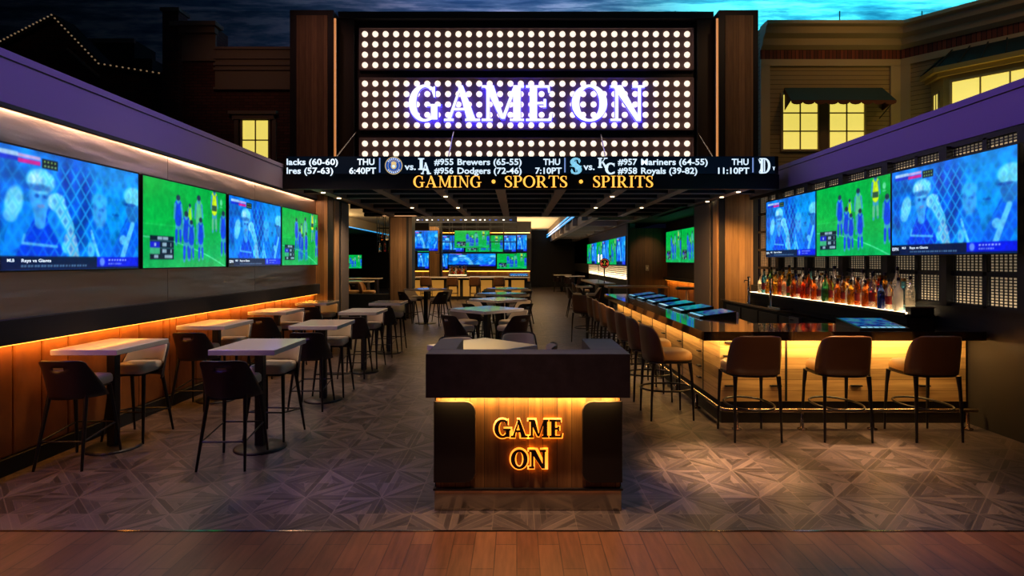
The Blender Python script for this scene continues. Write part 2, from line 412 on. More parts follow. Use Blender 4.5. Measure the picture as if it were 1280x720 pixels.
def word(word_, x0, x1, z0, z1, y0, y1, mats, parent, name='letter', b=.16, t=.055, gap=.07, backm=None):
    ws = [glyph(c, b, t)[1] for c in word_]; tot = sum(ws) + gap*(len(ws)-1); k = (x1-x0)/tot; x = x0; out = []
    for c, w in zip(word_, ws):
        out.append(gl_mesh(c, x, x+w*k, z0, z1, y0, y1, b, t).build(name, mats, parent)); x += (w+gap)*k
    return out
TXT = {}
def text_mb(s, x0, x1, z0, z1, y, depth=.004, off=.02):
    """sans text as flat mesh facing -Y, fitted to the box"""
    cu = bpy.data.curves.new('t', 'FONT'); cu.body = s; cu.size = 1; cu.offset = off; cu.resolution_u = 3
    o = bpy.data.objects.new('t', cu); COL.objects.link(o)
    dg = bpy.context.evaluated_depsgraph_get(); me = bpy.data.meshes.new_from_object(o.evaluated_get(dg))
    vs = [v.co.copy() for v in me.vertices]; fs = [tuple(p.vertices) for p in me.polygons]
    bpy.data.objects.remove(o); bpy.data.curves.remove(cu); bpy.data.meshes.remove(me)
    if not vs: return MB()
    xa, xb = min(v.x for v in vs), max(v.x for v in vs); cap = .73
    mb = MB(); mb.add([(x0 + (v.x-xa)/(xb-xa)*(x1-x0), y, z0 + v.y/cap*(z1-z0)) for v in vs], fs)
    return mb
def merge(*mbs):
    m = MB()
    for q in mbs:
        o = len(m.v); m.v += q.v; m.f += [tuple(i+o for i in f) for f in q.f]; m.mi += q.mi; m.sm += q.sm
    return m
# ------------------------------------------------------------------ what the screens show, as per-vertex colour on the screen glass
def grid_xy(nx, ny):
    x = np.linspace(0, 16, nx+1)[None, :].repeat(ny+1, 0); y = np.linspace(9, 0, ny+1)[:, None].repeat(nx+1, 1)   # y down from the top
    return x, y
class Paint:
    def __init__(s, nx, ny, base):
        s.x, s.y = grid_xy(nx, ny); s.c = np.zeros(s.x.shape + (3,)); s.c[:] = base
    def put(s, a, col): a = np.clip(a, 0, 1)[..., None]; s.c = s.c*(1-a) + np.array(col)*a
    def blob(s, cx, cy, rx, ry, col, al=1., soft=.25, ang=0):
        a = math.radians(ang); dx, dy = s.x-cx, s.y-cy
        u = (dx*math.cos(a)+dy*math.sin(a))/rx; v = (-dx*math.sin(a)+dy*math.cos(a))/ry
        s.put(al*np.clip((1-np.sqrt(u*u+v*v))/soft+.5, 0, 1), col)
    def rect(s, x0, x1, y0, y1, col, al=1.): s.put(al*((s.x >= x0)&(s.x <= x1)&(s.y >= y0)&(s.y <= y1)), col)
    def limb(s, x0, y0, x1, y1, r0, r1, col, al=1.):
        dx, dy = x1-x0, y1-y0; t = np.clip(((s.x-x0)*dx+(s.y-y0)*dy)/(dx*dx+dy*dy+1e-9), 0, 1)
        d = np.hypot(s.x-x0-t*dx, s.y-y0-t*dy); r = r0+(r1-r0)*t
        s.put(al*np.clip((r-d)/.12+.5, 0, 1), col)
    def noise(s, amp, seed, cells):
        rs = np.random.RandomState(seed); g = rs.rand(cells*9//16+3, cells+3)
        gx = s.x/16*cells; gy = s.y/9*(cells*9//16); ix = gx.astype(int); iy = gy.astype(int); fx = gx-ix; fy = gy-iy
        n = g[iy, ix]*(1-fx)*(1-fy)+g[iy, ix+1]*fx*(1-fy)+g[iy+1, ix]*(1-fx)*fy+g[iy+1, ix+1]*fx*fy
        s.c *= (1+amp*(n-.5))[..., None]
def soften(p):
    c = p.c
    for ax in (0, 1): c = (np.roll(c, 1, ax) + 2*c + np.roll(c, -1, ax))/4
    q = Paint(c.shape[1]-1, c.shape[0]-1, (1., 1., 1.)); q.noise(.14, 11, 60); q.noise(.16, 12, 25)
    return c*q.c
def feed_baseball(nx, ny):
    p = Paint(nx, ny, (.0, .45, .88)); W = (.42, .82, .97); Fc = (.22, .60, .92); J = (.0, .22, .88); D = (.02, .18, .62)
    p.blob(13, 3, 4, 5, (.0, .58, .95), .8, 1.); p.blob(1, 2.5, 2, 2.5, (.02, .35, .8), .7, .8); p.blob(8, 3.5, 1.9, 4.5, (.0, .30, .78), .8, .8)
    p.noise(.5, 3, 22)
    for (cx, cy, r) in ((9.2, 4.4, .7), (9.4, 2.2, .6), (7.2, 1.8, .5), (.9, 5.4, .5), (8.6, 6.4, .5), (.8, 3.6, .5)): p.blob(cx, cy, r, r*1.5, D, .7, .8)
    # batter in a helmet, hands raised to it
    p.blob(4.6, 6.9, 2.3, 2.6, J, 1., .2); p.limb(3.2, 4.8, 2.2, 6.8, .9, .7, (.02, .50, .95)); p.limb(6.2, 5, 7.6, 7.6, .9, .55, (.05, .5, .95))
    p.limb(4.6, 4.0, 4.6, 5.4, .7, .5, Fc); p.blob(4.6, 3.4, 1.0, 1.35, Fc, 1., .25); p.blob(4.3, 3.4, .25, .15, D, .7, .8); p.blob(5.1, 3.4, .25, .15, D, .7, .8); p.blob(4.7, 4.15, .35, .14, (.5, .5, .75), .7, .8)
    p.blob(4.7, 2.25, 1.35, .95, W, 1., .2); p.blob(4.4, 2.75, 1.15, .28, D, .6, .7); p.blob(4.2, 2.1, .5, .4, (.85, .95, 1), .6, .8)
    p.blob(2.3, 4.0, .75, 1.15, W, 1., .3, 15); p.blob(2.0, 5.0, .6, .5, W, .8, .4); p.blob(6.2, 3.7, .85, .7, (.7, .92, 1), 1., .3); p.limb(6.3, 3.7, 7.4, 5.4, .65, .5, W); p.blob(7.6, 5.7, .4, .5, W)
    p.limb(3.1, 7.0, 6.2, 7.2, .10, .10, W, .8); p.limb(3.2, 6.4, 3.0, 7.0, .1, .1, W, .7); p.limb(7.6, 6.6, 8.3, 8.6, .65, .4, (.5, .75, .9)); p.blob(7.2, 7.2, .5, .5, W, .8)
    # second player
    p.limb(10.7, 5.4, 11.3, 9, 1.2, 1.6, (.0, .42, .92)); p.blob(10.9, 4.2, .85, 1.3, Fc, 1., .3); p.blob(10.9, 3.1, .95, .6, (.2, .65, .92), 1., .4); p.blob(11.1, 3.9, .3, .15, D, .5, .8); p.limb(9.9, 5.8, 11.2, 9, .14, .16, W, .9); p.blob(9.9, 7.4, .4, .7, W, .7)
    # third player at the right edge
    p.limb(15.6, 4.8, 13.0, 9, 1.3, 1.4, (.0, .35, .9)); p.blob(15.2, 3.6, .95, 1.2, (.1, .42, .75), 1., .3); p.blob(15.3, 2.3, 1.3, .9, (.4, .85, .97), 1., .25); p.limb(15.2, 4.9, 13.6, 8.4, .28, .30, W, .85); p.blob(13.9, 6.4, .5, .45, W, .8); p.blob(14.9, 3.1, .9, .15, D, .7, .6)
    p.blob(12.9, 4.2, .45, .12, D, .6, .6)
    # chain link net in front of them
    q1 = (p.x*.92+p.y*.68); q2 = (p.x*.92-p.y*.68); d = np.minimum(np.abs((q1 % 1)-.5), np.abs((q2 % 1)-.5))
    msk = np.clip(1.25-np.abs(p.x-8.3)/4.2, .4, 1)*np.clip((p.y-.2), 0, 1)
    p.put(np.clip((.12-d)/.07, 0, 1)*.7*msk, (.12, .70, .98)); p.put(np.clip((d-.22)/.15, 0, 1)*.45*msk, (.0, .22, .80))
    # banners
    p.rect(0, 16, 7.95, 9, (.02, .09, .25)); p.rect(0, 1.2, 7.95, 9, (.01, .04, .12)); p.rect(10.6, 16, 7.95, 8.85, (.02, .1, .85)); p.blob(11.2, 8.4, .3, .35, (.4, .6, 1), .9, .5)
    for i in range(22): p.rect(2.9+i*.3, 2.9+i*.3+.18, 8.62, 8.78, (.5, .7, .85), .7)
    for i in range(7): p.rect(12+i*.35, 12.2+i*.35, 8.15, 8.3, (.8, .88, 1), .8); p.rect(12+i*.25, 12.15+i*.25, 8.5, 8.62, (.7, .8, 1), .7)
    p.rect(.6, 2.6, .35, .68, (.75, .85, .95), .8); p.rect(.6, 2.6, .72, 1.05, (.1, .2, .8)); p.rect(2.65, 4.6, .45, .72, (.75, .6, .8), .9); p.rect(2.65, 4.6, .74, 1.1, (.75, .12, .55)); p.rect(4.8, 6.3, .5, 1.25, (.02, .08, .12))
    for i in range(4): p.rect(4.95+i*.34, 5.1+i*.34, .6, .78, (.6, .8, .4)); p.rect(4.95+i*.34, 5.15+i*.34, .95, 1.12, (.5, .7, .5))
    return soften(p)
def feed_soccer(nx, ny):
    p = Paint(nx, ny, (.0, .66, .25)); p.put(np.clip((p.y-4.5)/6, 0, 1)*.6, (.0, .66, .42)); p.noise(.12, 5, 10)
    B = (.05, .25, .85); S_ = (.2, .58, .72); L = (.15, .75, .6)
    c = np.abs(p.y-(5.9+.011*(p.x+1)**2)); p.put(np.clip((.09-c)/.06, 0, 1)*.7, (.5, .92, .75))
    p.rect(0, 11, 4.55, 4.72, (.25, .78, .4), .35)
    def player(x, y0, h, col, sock=B, hair=(.12, .2, .3), skin=S_):
        w = h*.12; p.limb(x-w*.3, y0+h*.48, x-w*.6, y0+h, w*.5, w*.32, skin); p.limb(x+w*.4, y0+h*.48, x+w*.7, y0+h*.97, w*.5, w*.32, skin)
        p.limb(x-w*.55, y0+h*.74, x-w*.6, y0+h*.94, w*.35, w*.3, sock); p.limb(x+w*.6, y0+h*.74, x+w*.7, y0+h*.92, w*.35, w*.3, sock)
        p.limb(x, y0+h*.2, x, y0+h*.52, w, w*.95, col); w *= .92; p.limb(x-w, y0+h*.2, x-w*1.3, y0+h*.48, w*.35, w*.25, skin); p.limb(x+w, y0+h*.2, x+w*1.4, y0+h*.45, w*.35, w*.25, skin)
        p.blob(x, y0+h*.09, w*.6, h*.085, skin, 1, .4); p.blob(x, y0+h*.05, w*.65, h*.06, hair, 1, .4)
    player(5.9, 1.3, 5.2, B); player(8.1, 2.0, 3.2, (.5, .85, .1)); player(9.9, .9, 5.4, (.3, .75, .5), (.1, .7, .4)); player(7.4, 2.9, 5.4, B); player(8.4, 3.8, 4.4, B); player(10.3, 3.4, 4.8, B)
    player(13.3, -.4, 5.2, (.75, .9, .1), (.35, .7, .5)); p.rect(12.8, 13.8, 1.7, 2.4, (.05, .2, .3), .8); player(15.4, 2.2, 5.4, B)
    p.blob(14.9, 1.2, .3, .4, (.5, .9, .7), .7, .5); p.rect(14.6, 15.2, 1.7, 1.85, (.5, .9, .7), .6)
    p.rect(1.1, 5.1, 5.75, 8.15, (.03, .09, .16)); p.rect(1.1, 2.7, 6.35, 6.95, (.08, .1, .75)); p.rect(1.1, 2.7, 7.0, 7.6, (.2, .65, .45)); p.rect(1.1, 5.1, 6.26, 6.33, (.25, .5, .5)); p.rect(1.1, 5.1, 6.95, 7.0, (.25, .5, .5))
    for (a, b, c, d) in ((2.3, 3.1, 5.85, 6.15), (3.2, 4.1, 5.85, 6.15), (3.1, 3.8, 6.45, 6.85), (4.5, 4.65, 6.45, 6.85), (3.1, 3.8, 7.1, 7.5), (4.5, 4.7, 7.1, 7.5), (1.8, 2.4, 7.72, 8.02), (3.5, 4.8, 7.72, 8.02), (1.75, 2.1, 6.5, 6.8)): p.rect(a, b, c, d, (.65, .78, .85), .8)
    return soften(p)
def to_lin(c): c = np.clip(c, 0, 1); return np.where(c <= .04045, c/12.92, ((c+.055)/1.055)**2.4)
def screen_mat(name, es):
    m = mat(name, '#020204', .2); t = NT(m); a = t.n('ShaderNodeVertexColor'); a.layer_name = 'feed'
    t.l(a.outputs[0], t.b.inputs['Emission Color']); t.b.inputs['Emission Strength'].default_value = es; return m
M['screen'] = screen_mat('lit screen', 1.15)
def screen_mesh(name, fn, nx, ny, w=1.85, h=1.04):
    cols = to_lin(fn(nx, ny)); me = bpy.data.meshes.new(name)
    x = np.linspace(-w/2, w/2, nx+1)[None, :].repeat(ny+1, 0); z = np.linspace(-h/2, h/2, ny+1)[:, None].repeat(nx+1, 1)
    co = np.stack([x, np.zeros_like(x), z], -1).reshape(-1, 3)
    i = np.arange((nx+1)*(ny+1)).reshape(ny+1, nx+1)
    f = np.stack([i[:-1, :-1], i[:-1, 1:], i[1:, 1:], i[1:, :-1]], -1).reshape(-1, 4)
    me.from_pydata([], [], []) if False else None
    me.vertices.add(len(co)); me.vertices.foreach_set('co', co.astype(np.float32).ravel())
    me.loops.add(f.size); me.loops.foreach_set('vertex_index', f.ravel().astype(np.int32))
    me.polygons.add(len(f)); me.polygons.foreach_set('loop_start', np.arange(0, f.size, 4, dtype=np.int32))
    me.update(calc_edges=True)
    at = me.color_attributes.new('feed', 'FLOAT_COLOR', 'POINT')
    rgba = np.concatenate([cols.reshape(-1, 3), np.ones((len(co), 1))], 1).astype(np.float32)
    at.data.foreach_set('color', rgba.ravel()); me.materials.append(M['screen']); me.validate(); return me
FB = screen_mesh('baseball_feed', feed_baseball, 240, 135); FS = screen_mesh('soccer_feed', feed_soccer, 240, 135)
FBs = screen_mesh('baseball_feed_small', feed_baseball, 80, 45); FSs = screen_mesh('soccer_feed_small', feed_soccer, 80, 45)
def make_tv(feed, caption=False):
    r = empty('television', label='television', cat='television')
    mb = MB().box(-.94, .94, .0, .045, -.535, .535); mb.box(-.7, .7, .045, .075, -.35, .3); mb.build('casing', M['tv'], r, bevel=.006)
    b = MB(); b.box(-.94, .94, -.006, 0, .522, .535); b.box(-.94, .94, -.006, 0, -.535, -.522); b.box(-.94, -.927, -.006, 0, -.522, .522); b.box(.927, .94, -.006, 0, -.522, .522); b.build('bezel', M['tv'], r)
    s = bpy.data.objects.new('screen', feed); COL.objects.link(s); s.parent = r; s.location = (0, -.0015, 0)
    MB().box(-.2, .2, .075, .1, -.2, .2).build('wall_mount', M['black'], r)
    if caption:
        k = 1.85/16
        def T(tx, x0, x1, y0, y1): return text_mb(tx, -.925+x0*k, -.925+x1*k, .52-y1*k, .52-y0*k, -.004, off=.015)
        merge(T('ESPN', .1, 1.1, 8.2, 8.55), T('MLB', 1.7, 2.3, 8.15, 8.38), T('Rays vs Giants', 2.9, 5.6, 8.15, 8.4)).build('screen_caption', M['tick'], s)
    return r

# ------------------------------------------------------------------ furniture
def make_table(w=.60, d=.78, z=1.0, name='high_table', base=.24):
    r = empty(name, label='t', cat='table')
    MB().box(-w/2, w/2, -d/2, d/2, z-.05, z).build('tabletop', M['white'], r, bevel=.006)
    MB().box(-.13, .13, -.13, .13, z-.062, z-.05).build('support_plate', M['black'], r)
    MB().box(-.04, .04, -.04, .04, .03, z-.062).build('column', M['black'], r, bevel=.006)
    MB().lathe([(base, 0), (base, .012), (base-.02, .022), (.06, .03)], 28).build('base', M['black'], r)
    return r
def make_stool():
    """cream seat, dark shell with a hand slot; faces +Y"""
    r = empty('bar_stool', label='s', cat='bar stool')
    ss = [-1, -.9, -.78, -.65, -.5, -.35, -.17, 0, .17, .35, .5, .65, .78, .9, 1]; vs = [0, .12, .3, .5, .66, .75, .83, .92, .97, 1]
    def pt(s, v, off=0):
        w = .245 - .045*v; A = math.radians(78); dz = .345*v*(1 - .10*abs(s)**5*v)
        wrap = .24 - .17*v; x = (w+off)*math.sin(s*A)/math.sin(A); y = -.205 - .055*v - off + wrap*(1-math.cos(s*A))/(1-math.cos(A))
        return (x, y, .60 + dz - (.0 if v else 0))
    def shell(off, hole, mname, m, th):
        mb = MB(); V = [pt(s, v, off) for v in vs for s in ss]; n = len(ss); Fc = []
        for j in range(len(vs)-1):
            for i in range(n-1):
                if hole and j == 5 and 6 <= i <= 7: continue
                Fc.append((j*n+i, j*n+i+1, (j+1)*n+i+1, (j+1)*n+i))
        mb.add(V, Fc, 0, True); return mb.build(mname, m, r, thick=th)
    shell(0, True, 'backrest', M['shell'], .012)
    mb = MB(); vv = [.42, .5, .66, .8, .9, .96]; n = len(ss)
    mb.add([pt(s*.94, v, -.016) for v in vv for s in ss], [(j*n+i, j*n+i+1, (j+1)*n+i+1, (j+1)*n+i) for j in range(len(vv)-1) for i in range(n-1)], 0, True)
    mb.build('back_cushion', M['cream'], r, thick=.016)
    P = [(x, y) for x, y in rrect(-.178, .178, -.15, .225, .06, 6)]
    mb = MB(); L = []
    for (k, z) in ((.90, .675), (.985, .685), (1, .71), (.985, .74), (.93, .758), (.80, .765)): L.append([(x*k, .02+(y-.02)*k, z) for x, y in P])
    n = len(P); mb.add([p for l in L for p in l], [(a*n+i, a*n+(i+1) % n, (a+1)*n+(i+1) % n, (a+1)*n+i) for a in range(len(L)-1) for i in range(n)], 0, True)
    mb.add(L[0], [tuple(range(n-1, -1, -1))], 0, True); mb.add(L[-1], [tuple(range(n))], 0, True); mb.build('seat', M['cream'], r)
    MB().pz([(x*.86, .02+(y-.02)*.86) for x, y in P], .655, .676).build('seat_frame', M['legs'], r)
    ft = {}
    for sx in (-1, 1):
        for sy in (-1, 1):
            top = Vector((sx*.155, .02 + sy*.145, .665)); bot = Vector((sx*.205, .02 + sy*(.235 if sy > 0 else .27), 0))
            MB().tube([top, top.lerp(bot, .5), bot], [.02, .016, .011], 8).build('leg', M['legs'], r); ft[(sx, sy)] = (top, bot)
    def at(k, h): a, b = ft[k]; t = (a.z-h)/(a.z-b.z); return a.lerp(b, t)
    mb = MB(); h = .30
    mb.tube([at((-1, 1), h), at((1, 1), h)], .008, 6); mb.tube([at((-1, -1), h-.06), at((1, -1), h-.06)], .008, 6)
    mb.tube([at((-1, -1), h-.06), at((-1, 1), h)], .008, 6); mb.tube([at((1, -1), h-.06), at((1, 1), h)], .008, 6); mb.build('footrest', M['legs'], r)
    return r
def make_bar_chair():
    """brown leather stool with a rounded wrap back and a hoop footrest; faces +Y"""
    r = empty('leather_bar_stool', label='s', cat='bar stool')
    def sup(a, rx, ry, e=.72):
        c, s = math.cos(a), math.sin(a); return (rx*abs(c)**e*(1 if c >= 0 else -1), ry*abs(s)**e*(1 if s >= 0 else -1))
    N = 24; V = []; Fc = []; vs = [0, .2, .4, .6, .78, .9, .97, 1]
    def bp(i, v, off):
        q = -1 + 2*i/N; q = math.copysign(1-(1-abs(q))**1.5, q); a = -PI/2 + q*math.radians(76); x, y = sup(a, .270-off, .255-off, .60)
        hh = .385*max(0, 1-abs(q)**4.6)**.46 + .004; k = 1 - .03*(v**8) - .03*(1-v)
        return (x*k, y*k - .035*v*(hh/.385), .668 + hh*v)
    def wrap(off, name, m, th):
        mb = MB(); mb.add([bp(i, v, off) for v in vs for i in range(N+1)], [(j*(N+1)+i, j*(N+1)+i+1, (j+1)*(N+1)+i+1, (j+1)*(N+1)+i) for j in range(len(vs)-1) for i in range(N)], 0, True)
        o = mb.build(name, m, r, thick=th); return o
    wrap(0, 'backrest', M['tanback'], .02); wrap(.022, 'back_cushion', M['tan'], .022)
    P = [sup(2*PI*i/32, .245, .25, .62) for i in range(32)]; n = 32; mb = MB(); L = []
    for (k, z) in ((.93, .668), (1, .678), (1.02, .71), (.99, .745), (.90, .765), (.7, .772)): L.append([(x*k, .015+y*k, z) for x, y in P])
    mb.add([p for l in L for p in l], [(a*n+i, a*n+(i+1) % n, (a+1)*n+(i+1) % n, (a+1)*n+i) for a in range(len(L)-1) for i in range(n)], 0, True)
    mb.add(L[0], [tuple(range(n-1, -1, -1))]); mb.add(L[-1], [tuple(range(n))], 0, True); mb.build('seat', M['tan'], r)
    mb = MB(); mb.pz([(x*1.03, .01+y*1.03) for x, y in P], .645, .668); mb.build('seat_frame', M['legs'], r, bevel=.004)
    for sx in (-1, 1):
        for sy in (-1, 1):
            t_ = (sx*.215, sy*.205, .65)
            MB().tube([t_, (sx*.222, sy*.222, .5), (sx*.228, sy*.235, .25), (sx*.232, sy*.242, 0)], [.024, .017, .014, .011], 8).build('leg', M['legs'], r)
    MB().tube([(x, y, .33) for x, y in [sup(2*PI*i/36, .232, .30, .95) for i in range(36)]], .011, 6, closed=True).build('footrest', M['legs'], r)
    return r
def make_terminal():
    r = empty('gaming_terminal', label='g', cat='gaming terminal')
    prof = [(-.23, 0), (.25, 0), (.25, .085), (-.15, .03), (-.23, .022)]
    MB().prism(prof, lambda p: (-.27, p[0], p[1]), lambda p: (.27, p[0], p[1])).build('housing', M['tv'], r, bevel=.004)
    n = Vector((0, -.055, .40)).normalized()
    def q(x, y, o): z = .03 + (y+.15)*.1375; return (x, y + n.y*o, z + o)
    MB().add([q(-.24, -.135, .003), q(.24, -.135, .003), q(.24, .235, .003), q(-.24, .235, .003)], [(0, 1, 2, 3)]).build('screen', M['gamescr'], r)
    mb = MB()
    for i in range(7): x = -.21 + i*.07; mb.box(x-.022, x+.022, -.21, -.17, .02, .031)
    mb.build('button_row', M['tickcyan'], r)
    return r
GL = {}
def glass(name, col, rough=.12, tr=.75):
    return mat('bottle ' + name, col, rough, trans=tr, spec=.5)
BC = [('clear', '#f4ead8'), ('amber', '#c8641a'), ('red', '#c02818'), ('gold', '#d89a28'), ('green', '#4a7a34'), ('pale blue', '#6ec4d0'), ('dark brown', '#4a2010'), ('cobalt', '#2040a0'), ('orange', '#e06a18'), ('frosted white', '#efe8da')]
def make_bottle(kind, shape):
    r = empty('liquor_bottle', label='b', cat='bottle'); c = glass(kind, dict(BC)[kind], .08, .35 if kind == 'frosted white' else .8)
    h = (.30, .26, .33, .24)[shape]; w = (.04, .048, .037, .052)[shape]; sh = (.62, .55, .66, .6)[shape]
    pr = [(w*.9, 0), (w, .01), (w, h*sh), (w*.85, h*(sh+.06)), (w*.38, h*(sh+.17)), (w*.33, h*.95), (w*.38, h*.96)]
    MB().lathe(pr, 14).build('body', c, r)
    MB().lathe([(w*.40, h*.955), (w*.40, h*1.05), (w*.3, h*1.06)], 10).build('cap', mat('bottle cap %s' % ('gold' if shape % 2 else 'black'), '#a8842c' if shape % 2 else '#15110f', .35, .5 * (shape % 2)), r)
    if shape in (1, 2): MB().lathe([(w*1.015, h*.18), (w*1.015, h*(sh-.2))], 14).build('paper_label', (M['paperw'], mat('black label', '#141210', .5), mat('red label', '#8a1c14', .5), M['paperw'])[shape], r)
    return r
# ================================================================== THE SETTING
XL, XR = -4.29, 5.0
S('floor', -14, 10, 3.86, 42, -.1, 0, M['parquet'])
S('floor_entry', -14, 14, 0, 3.855, -.1, 0, M['redplank'])
S('trim_1', -14, 14, 3.852, 3.868, -.02, .004, M['chrome'])
# ---- left partition: padded bench-high panels, ledge, steel sheets, painted beam
S('wall_left', XL-.45, XL-.03, 2.2, 12.38, 0, 3.5, M['matte'])
S('baseboard_left', XL-.03, XL+.02, 2.2, 12.38, 0, .14, M['matte'])
wl = box('trim_2', XL-.46, XL+.02, 2.2, 12.4, 3.12, 3.49, M['purplebeam'], None, .004, 'structure')
S('trim_3', XL-.47, XL+.035, 2.2, 12.4, 3.495, 3.56, M['purplebeam'])
S('trim_4', XL-.03, XL+.03, 2.2, 12.39, 3.085, 3.118, M['black'])
seams = [2.2, 2.39, 4.76, 7.13, 9.5, 12.38]
for i in range(len(seams)-1):
    o = box('steel_wall_sheet', XL-.03, XL, seams[i]+.004, seams[i+1]-.004, 1.31, 3.085, M['steel'], None, 0)
    tag(o, ['brushed steel wall sheet beyond the left frame edge, ahead of the first television', 'brushed steel wall sheet at the very front end of the left wall', 'brushed steel wall sheet behind the large baseball television nearest on the left wall', 'brushed steel wall sheet behind the first soccer television on the left wall', 'brushed steel wall sheet behind the last two televisions of the left wall'][i], 'wall panel', 'brushed steel sheets on the left wall')
lg = empty('wall_ledge', (XL, 7.3, 0), label='long black ledge running along the left wall under the steel sheets, lit orange beneath', cat='ledge')
box('ledge_board', -.03, .09, -5.1, 5.08, 1.1, 1.31, M['matte'], lg, .006)
box('light_strip', .0, .03, -5.1, 5.08, 1.085, 1.1, M['ledo'], lg)
bd = [2.4, 3.1, 3.75, 4.4, 4.95, 5.25, 5.56, 6.28, 6.6, 7.05, 7.18, 7.32, 7.77, 8.07, 8.7, 9.03, 9.5, 9.9, 10.3, 10.6, 11.0, 11.4, 11.8, 12.36]
up = empty('padded_wall_panelling', (XL, 7.3, 0), label='orange brown leather padded panelling along the left wall, behind the tables', cat='wall panelling')
for i in range(len(bd)-1):
    o = box('padded_panel', -.05, -.005, bd[i]-7.3+.004, bd[i+1]-7.3-.004, .14, 1.1, M['orange_pad'], up, .02)
# ---- portal posts
def post(name, x0, x1, inner, y1, label, side):
    p = empty(name, ((x0+x1)/2, 12.4, 0), label=label, cat='column'); c = (x0+x1)/2
    box('core', x0-c, x1-c, .02, y1-12.4, 0, 7.17, M['frame'], p)
    w0, w1 = (x0+.15-c, x1-.12-c) if side < 0 else (x0+.13-c, x1-.12-c)
    box('wood_face', w0, w1, 0, .05, 0, 7.05, M['wood_col'] if False else M['wood_face'], p)
    xi = inner - c; s = side
    bands = [(12.45, 12.75, 'wood_warmy'), (12.95, y1, 'taupe')]
    for (a, b, mm) in bands:
        box('reveal_panel', min(xi, xi-.02*s), max(xi, xi-.02*s), a-12.4, b-12.4, 0, 3.1, M[mm], p)
    box('light_strip', min(xi-.01*s, xi-.05*s), max(xi-.01*s, xi-.05*s), .035, .06, 3.6, 7.0, M['colled'], p)
    return p
M['wood_face'] = wood('portal wood face', '#8a6440', '#b08654', 'z', .13, 'x', .55, '#3a261a')
M['colled'] = mat('amber edge light', '#ffffff', .5, emit='#e08a3c', es=.75)
post('portal_column', -4.86, -3.93, -3.93, 13.5, 'tall wood faced column left of the marquee, amber light on its inner edge', -1)
post('portal_column', 4.33, 5.17, 4.33, 14.1, 'tall wood faced column right of the marquee, amber light on its inner edge', 1)
# ---- marquee wall with three bulb boards
kS = 12.9
S('wall_front', -3.93, 4.33, 12.95, 13.3, 3.5, 7.28, M['frame'])
S('trim_5', -3.93, 4.33, 12.75, 12.95, 7.13, 7.28, M['frame'])
for (x0, x1) in ((-3.93, PX(444, kS)), (PX(870, kS), 4.33)): S('trim_6', x0, x1, 12.78, 12.95, 3.5, 7.13, M['frame'])
dome = MB(); dome.lathe([(.066, 0), (.060, -.026), (.042, -.046), (.001, -.054)], 14); 
dome.v = [(x, z, y) for x, y, z in dome.v]
M['board'] = mat('brown metal bulb board', '#8c706c', .5)
boards = [(35, 88, [42.8, 55.6, 68.5, 81.4], 'top', 'top bulb board of the marquee, four rows of round white bulbs'),
          (97, 163, [104.6, 117.6, 130.6, 143.6, 156.6], 'middle', 'middle bulb board of the marquee, five rows of bulbs behind the white letters'),
          (172, 214, [179.5, 192.4, 205.3], 'bottom', 'bottom bulb board of the marquee, bulb rows just above the score ticker')]
bulbmesh = None
for (ya, yb, rows, nm, lab) in boards:
    b = empty('bulb_board', (0, kS, 0), label=lab, cat='illuminated sign', group='bulb boards of the marquee')
    x0, x1 = PX(449, kS), PX(867, kS); z0, z1 = PZ(yb, kS), PZ(ya, kS)
    mb = MB().box(x0, x1, 0, .05, z0, z1); mb.box(x0, x1, -.03, 0, z1-.02, z1); mb.box(x0, x1, -.03, 0, z0, z0+.02); mb.box(x0, x0+.02, -.03, 0, z0, z1); mb.box(x1-.02, x1, -.03, 0, z0, z1)
    mb.build('backing', M['board'], b)
    spots_ = [(PX(456.2 + 402.6*i/31, kS), PZ(r, kS)) for r in rows for i in range(32)]
    if nm == 'bottom': pass
    for (x, z) in spots_[:100]:
        if bulbmesh is None: o = dome.build('light_bulb', M['bulb'], b); bulbmesh = o.data
        else: o = bpy.data.objects.new('light_bulb', bulbmesh); COL.objects.link(o); o.parent = b
        o.location = (x, 0, z)
    rest = spots_[100:]
    if rest:
        mb = MB()
        for (x, z) in rest: mb.add([(v[0]+x, v[1], v[2]+z) for v in dome.v], dome.f, 0, True)
        mb.build('light_bulbs', M['bulb'], b, kind='stuff')
M['bback'] = mat('blue halo light', '#ffffff', .5, emit='#2010ff', es=4)
sg = empty('letter_sign', (0, 12.72, 0), label='large white lit GAME ON letters in front of the middle bulb board', cat='sign')
zb, zt = PZ(151.3, 12.72), PZ(106.5, 12.72)
for ch, a, b_ in (('G', 511, 551), ('A', 555, 600), ('M', 602, 655), ('E', 657.5, 692), ('O', 714.5, 759), ('N', 763, 806)):
    g = gl_mesh(ch, PX(a, 12.72), PX(b_, 12.72), zb, zt, 0, .06, .19, .07).build('letter', [M['lwhite'], M['lblue']], sg)
    gl_mesh(ch, PX(a, 12.72)-.012, PX(b_, 12.72)+.012, zb-.012, zt+.012, .062, .075, .2, .085).build('backlight', M['bback'], g)
mb = MB()
for x in (520, 575, 625, 670, 725, 745, 770, 800): mb.box(PX(x, 12.62)-.015, PX(x, 12.62)+.015, .075, .18, zb+.05, zb+.08)
mb.build('standoff', M['black'], sg)
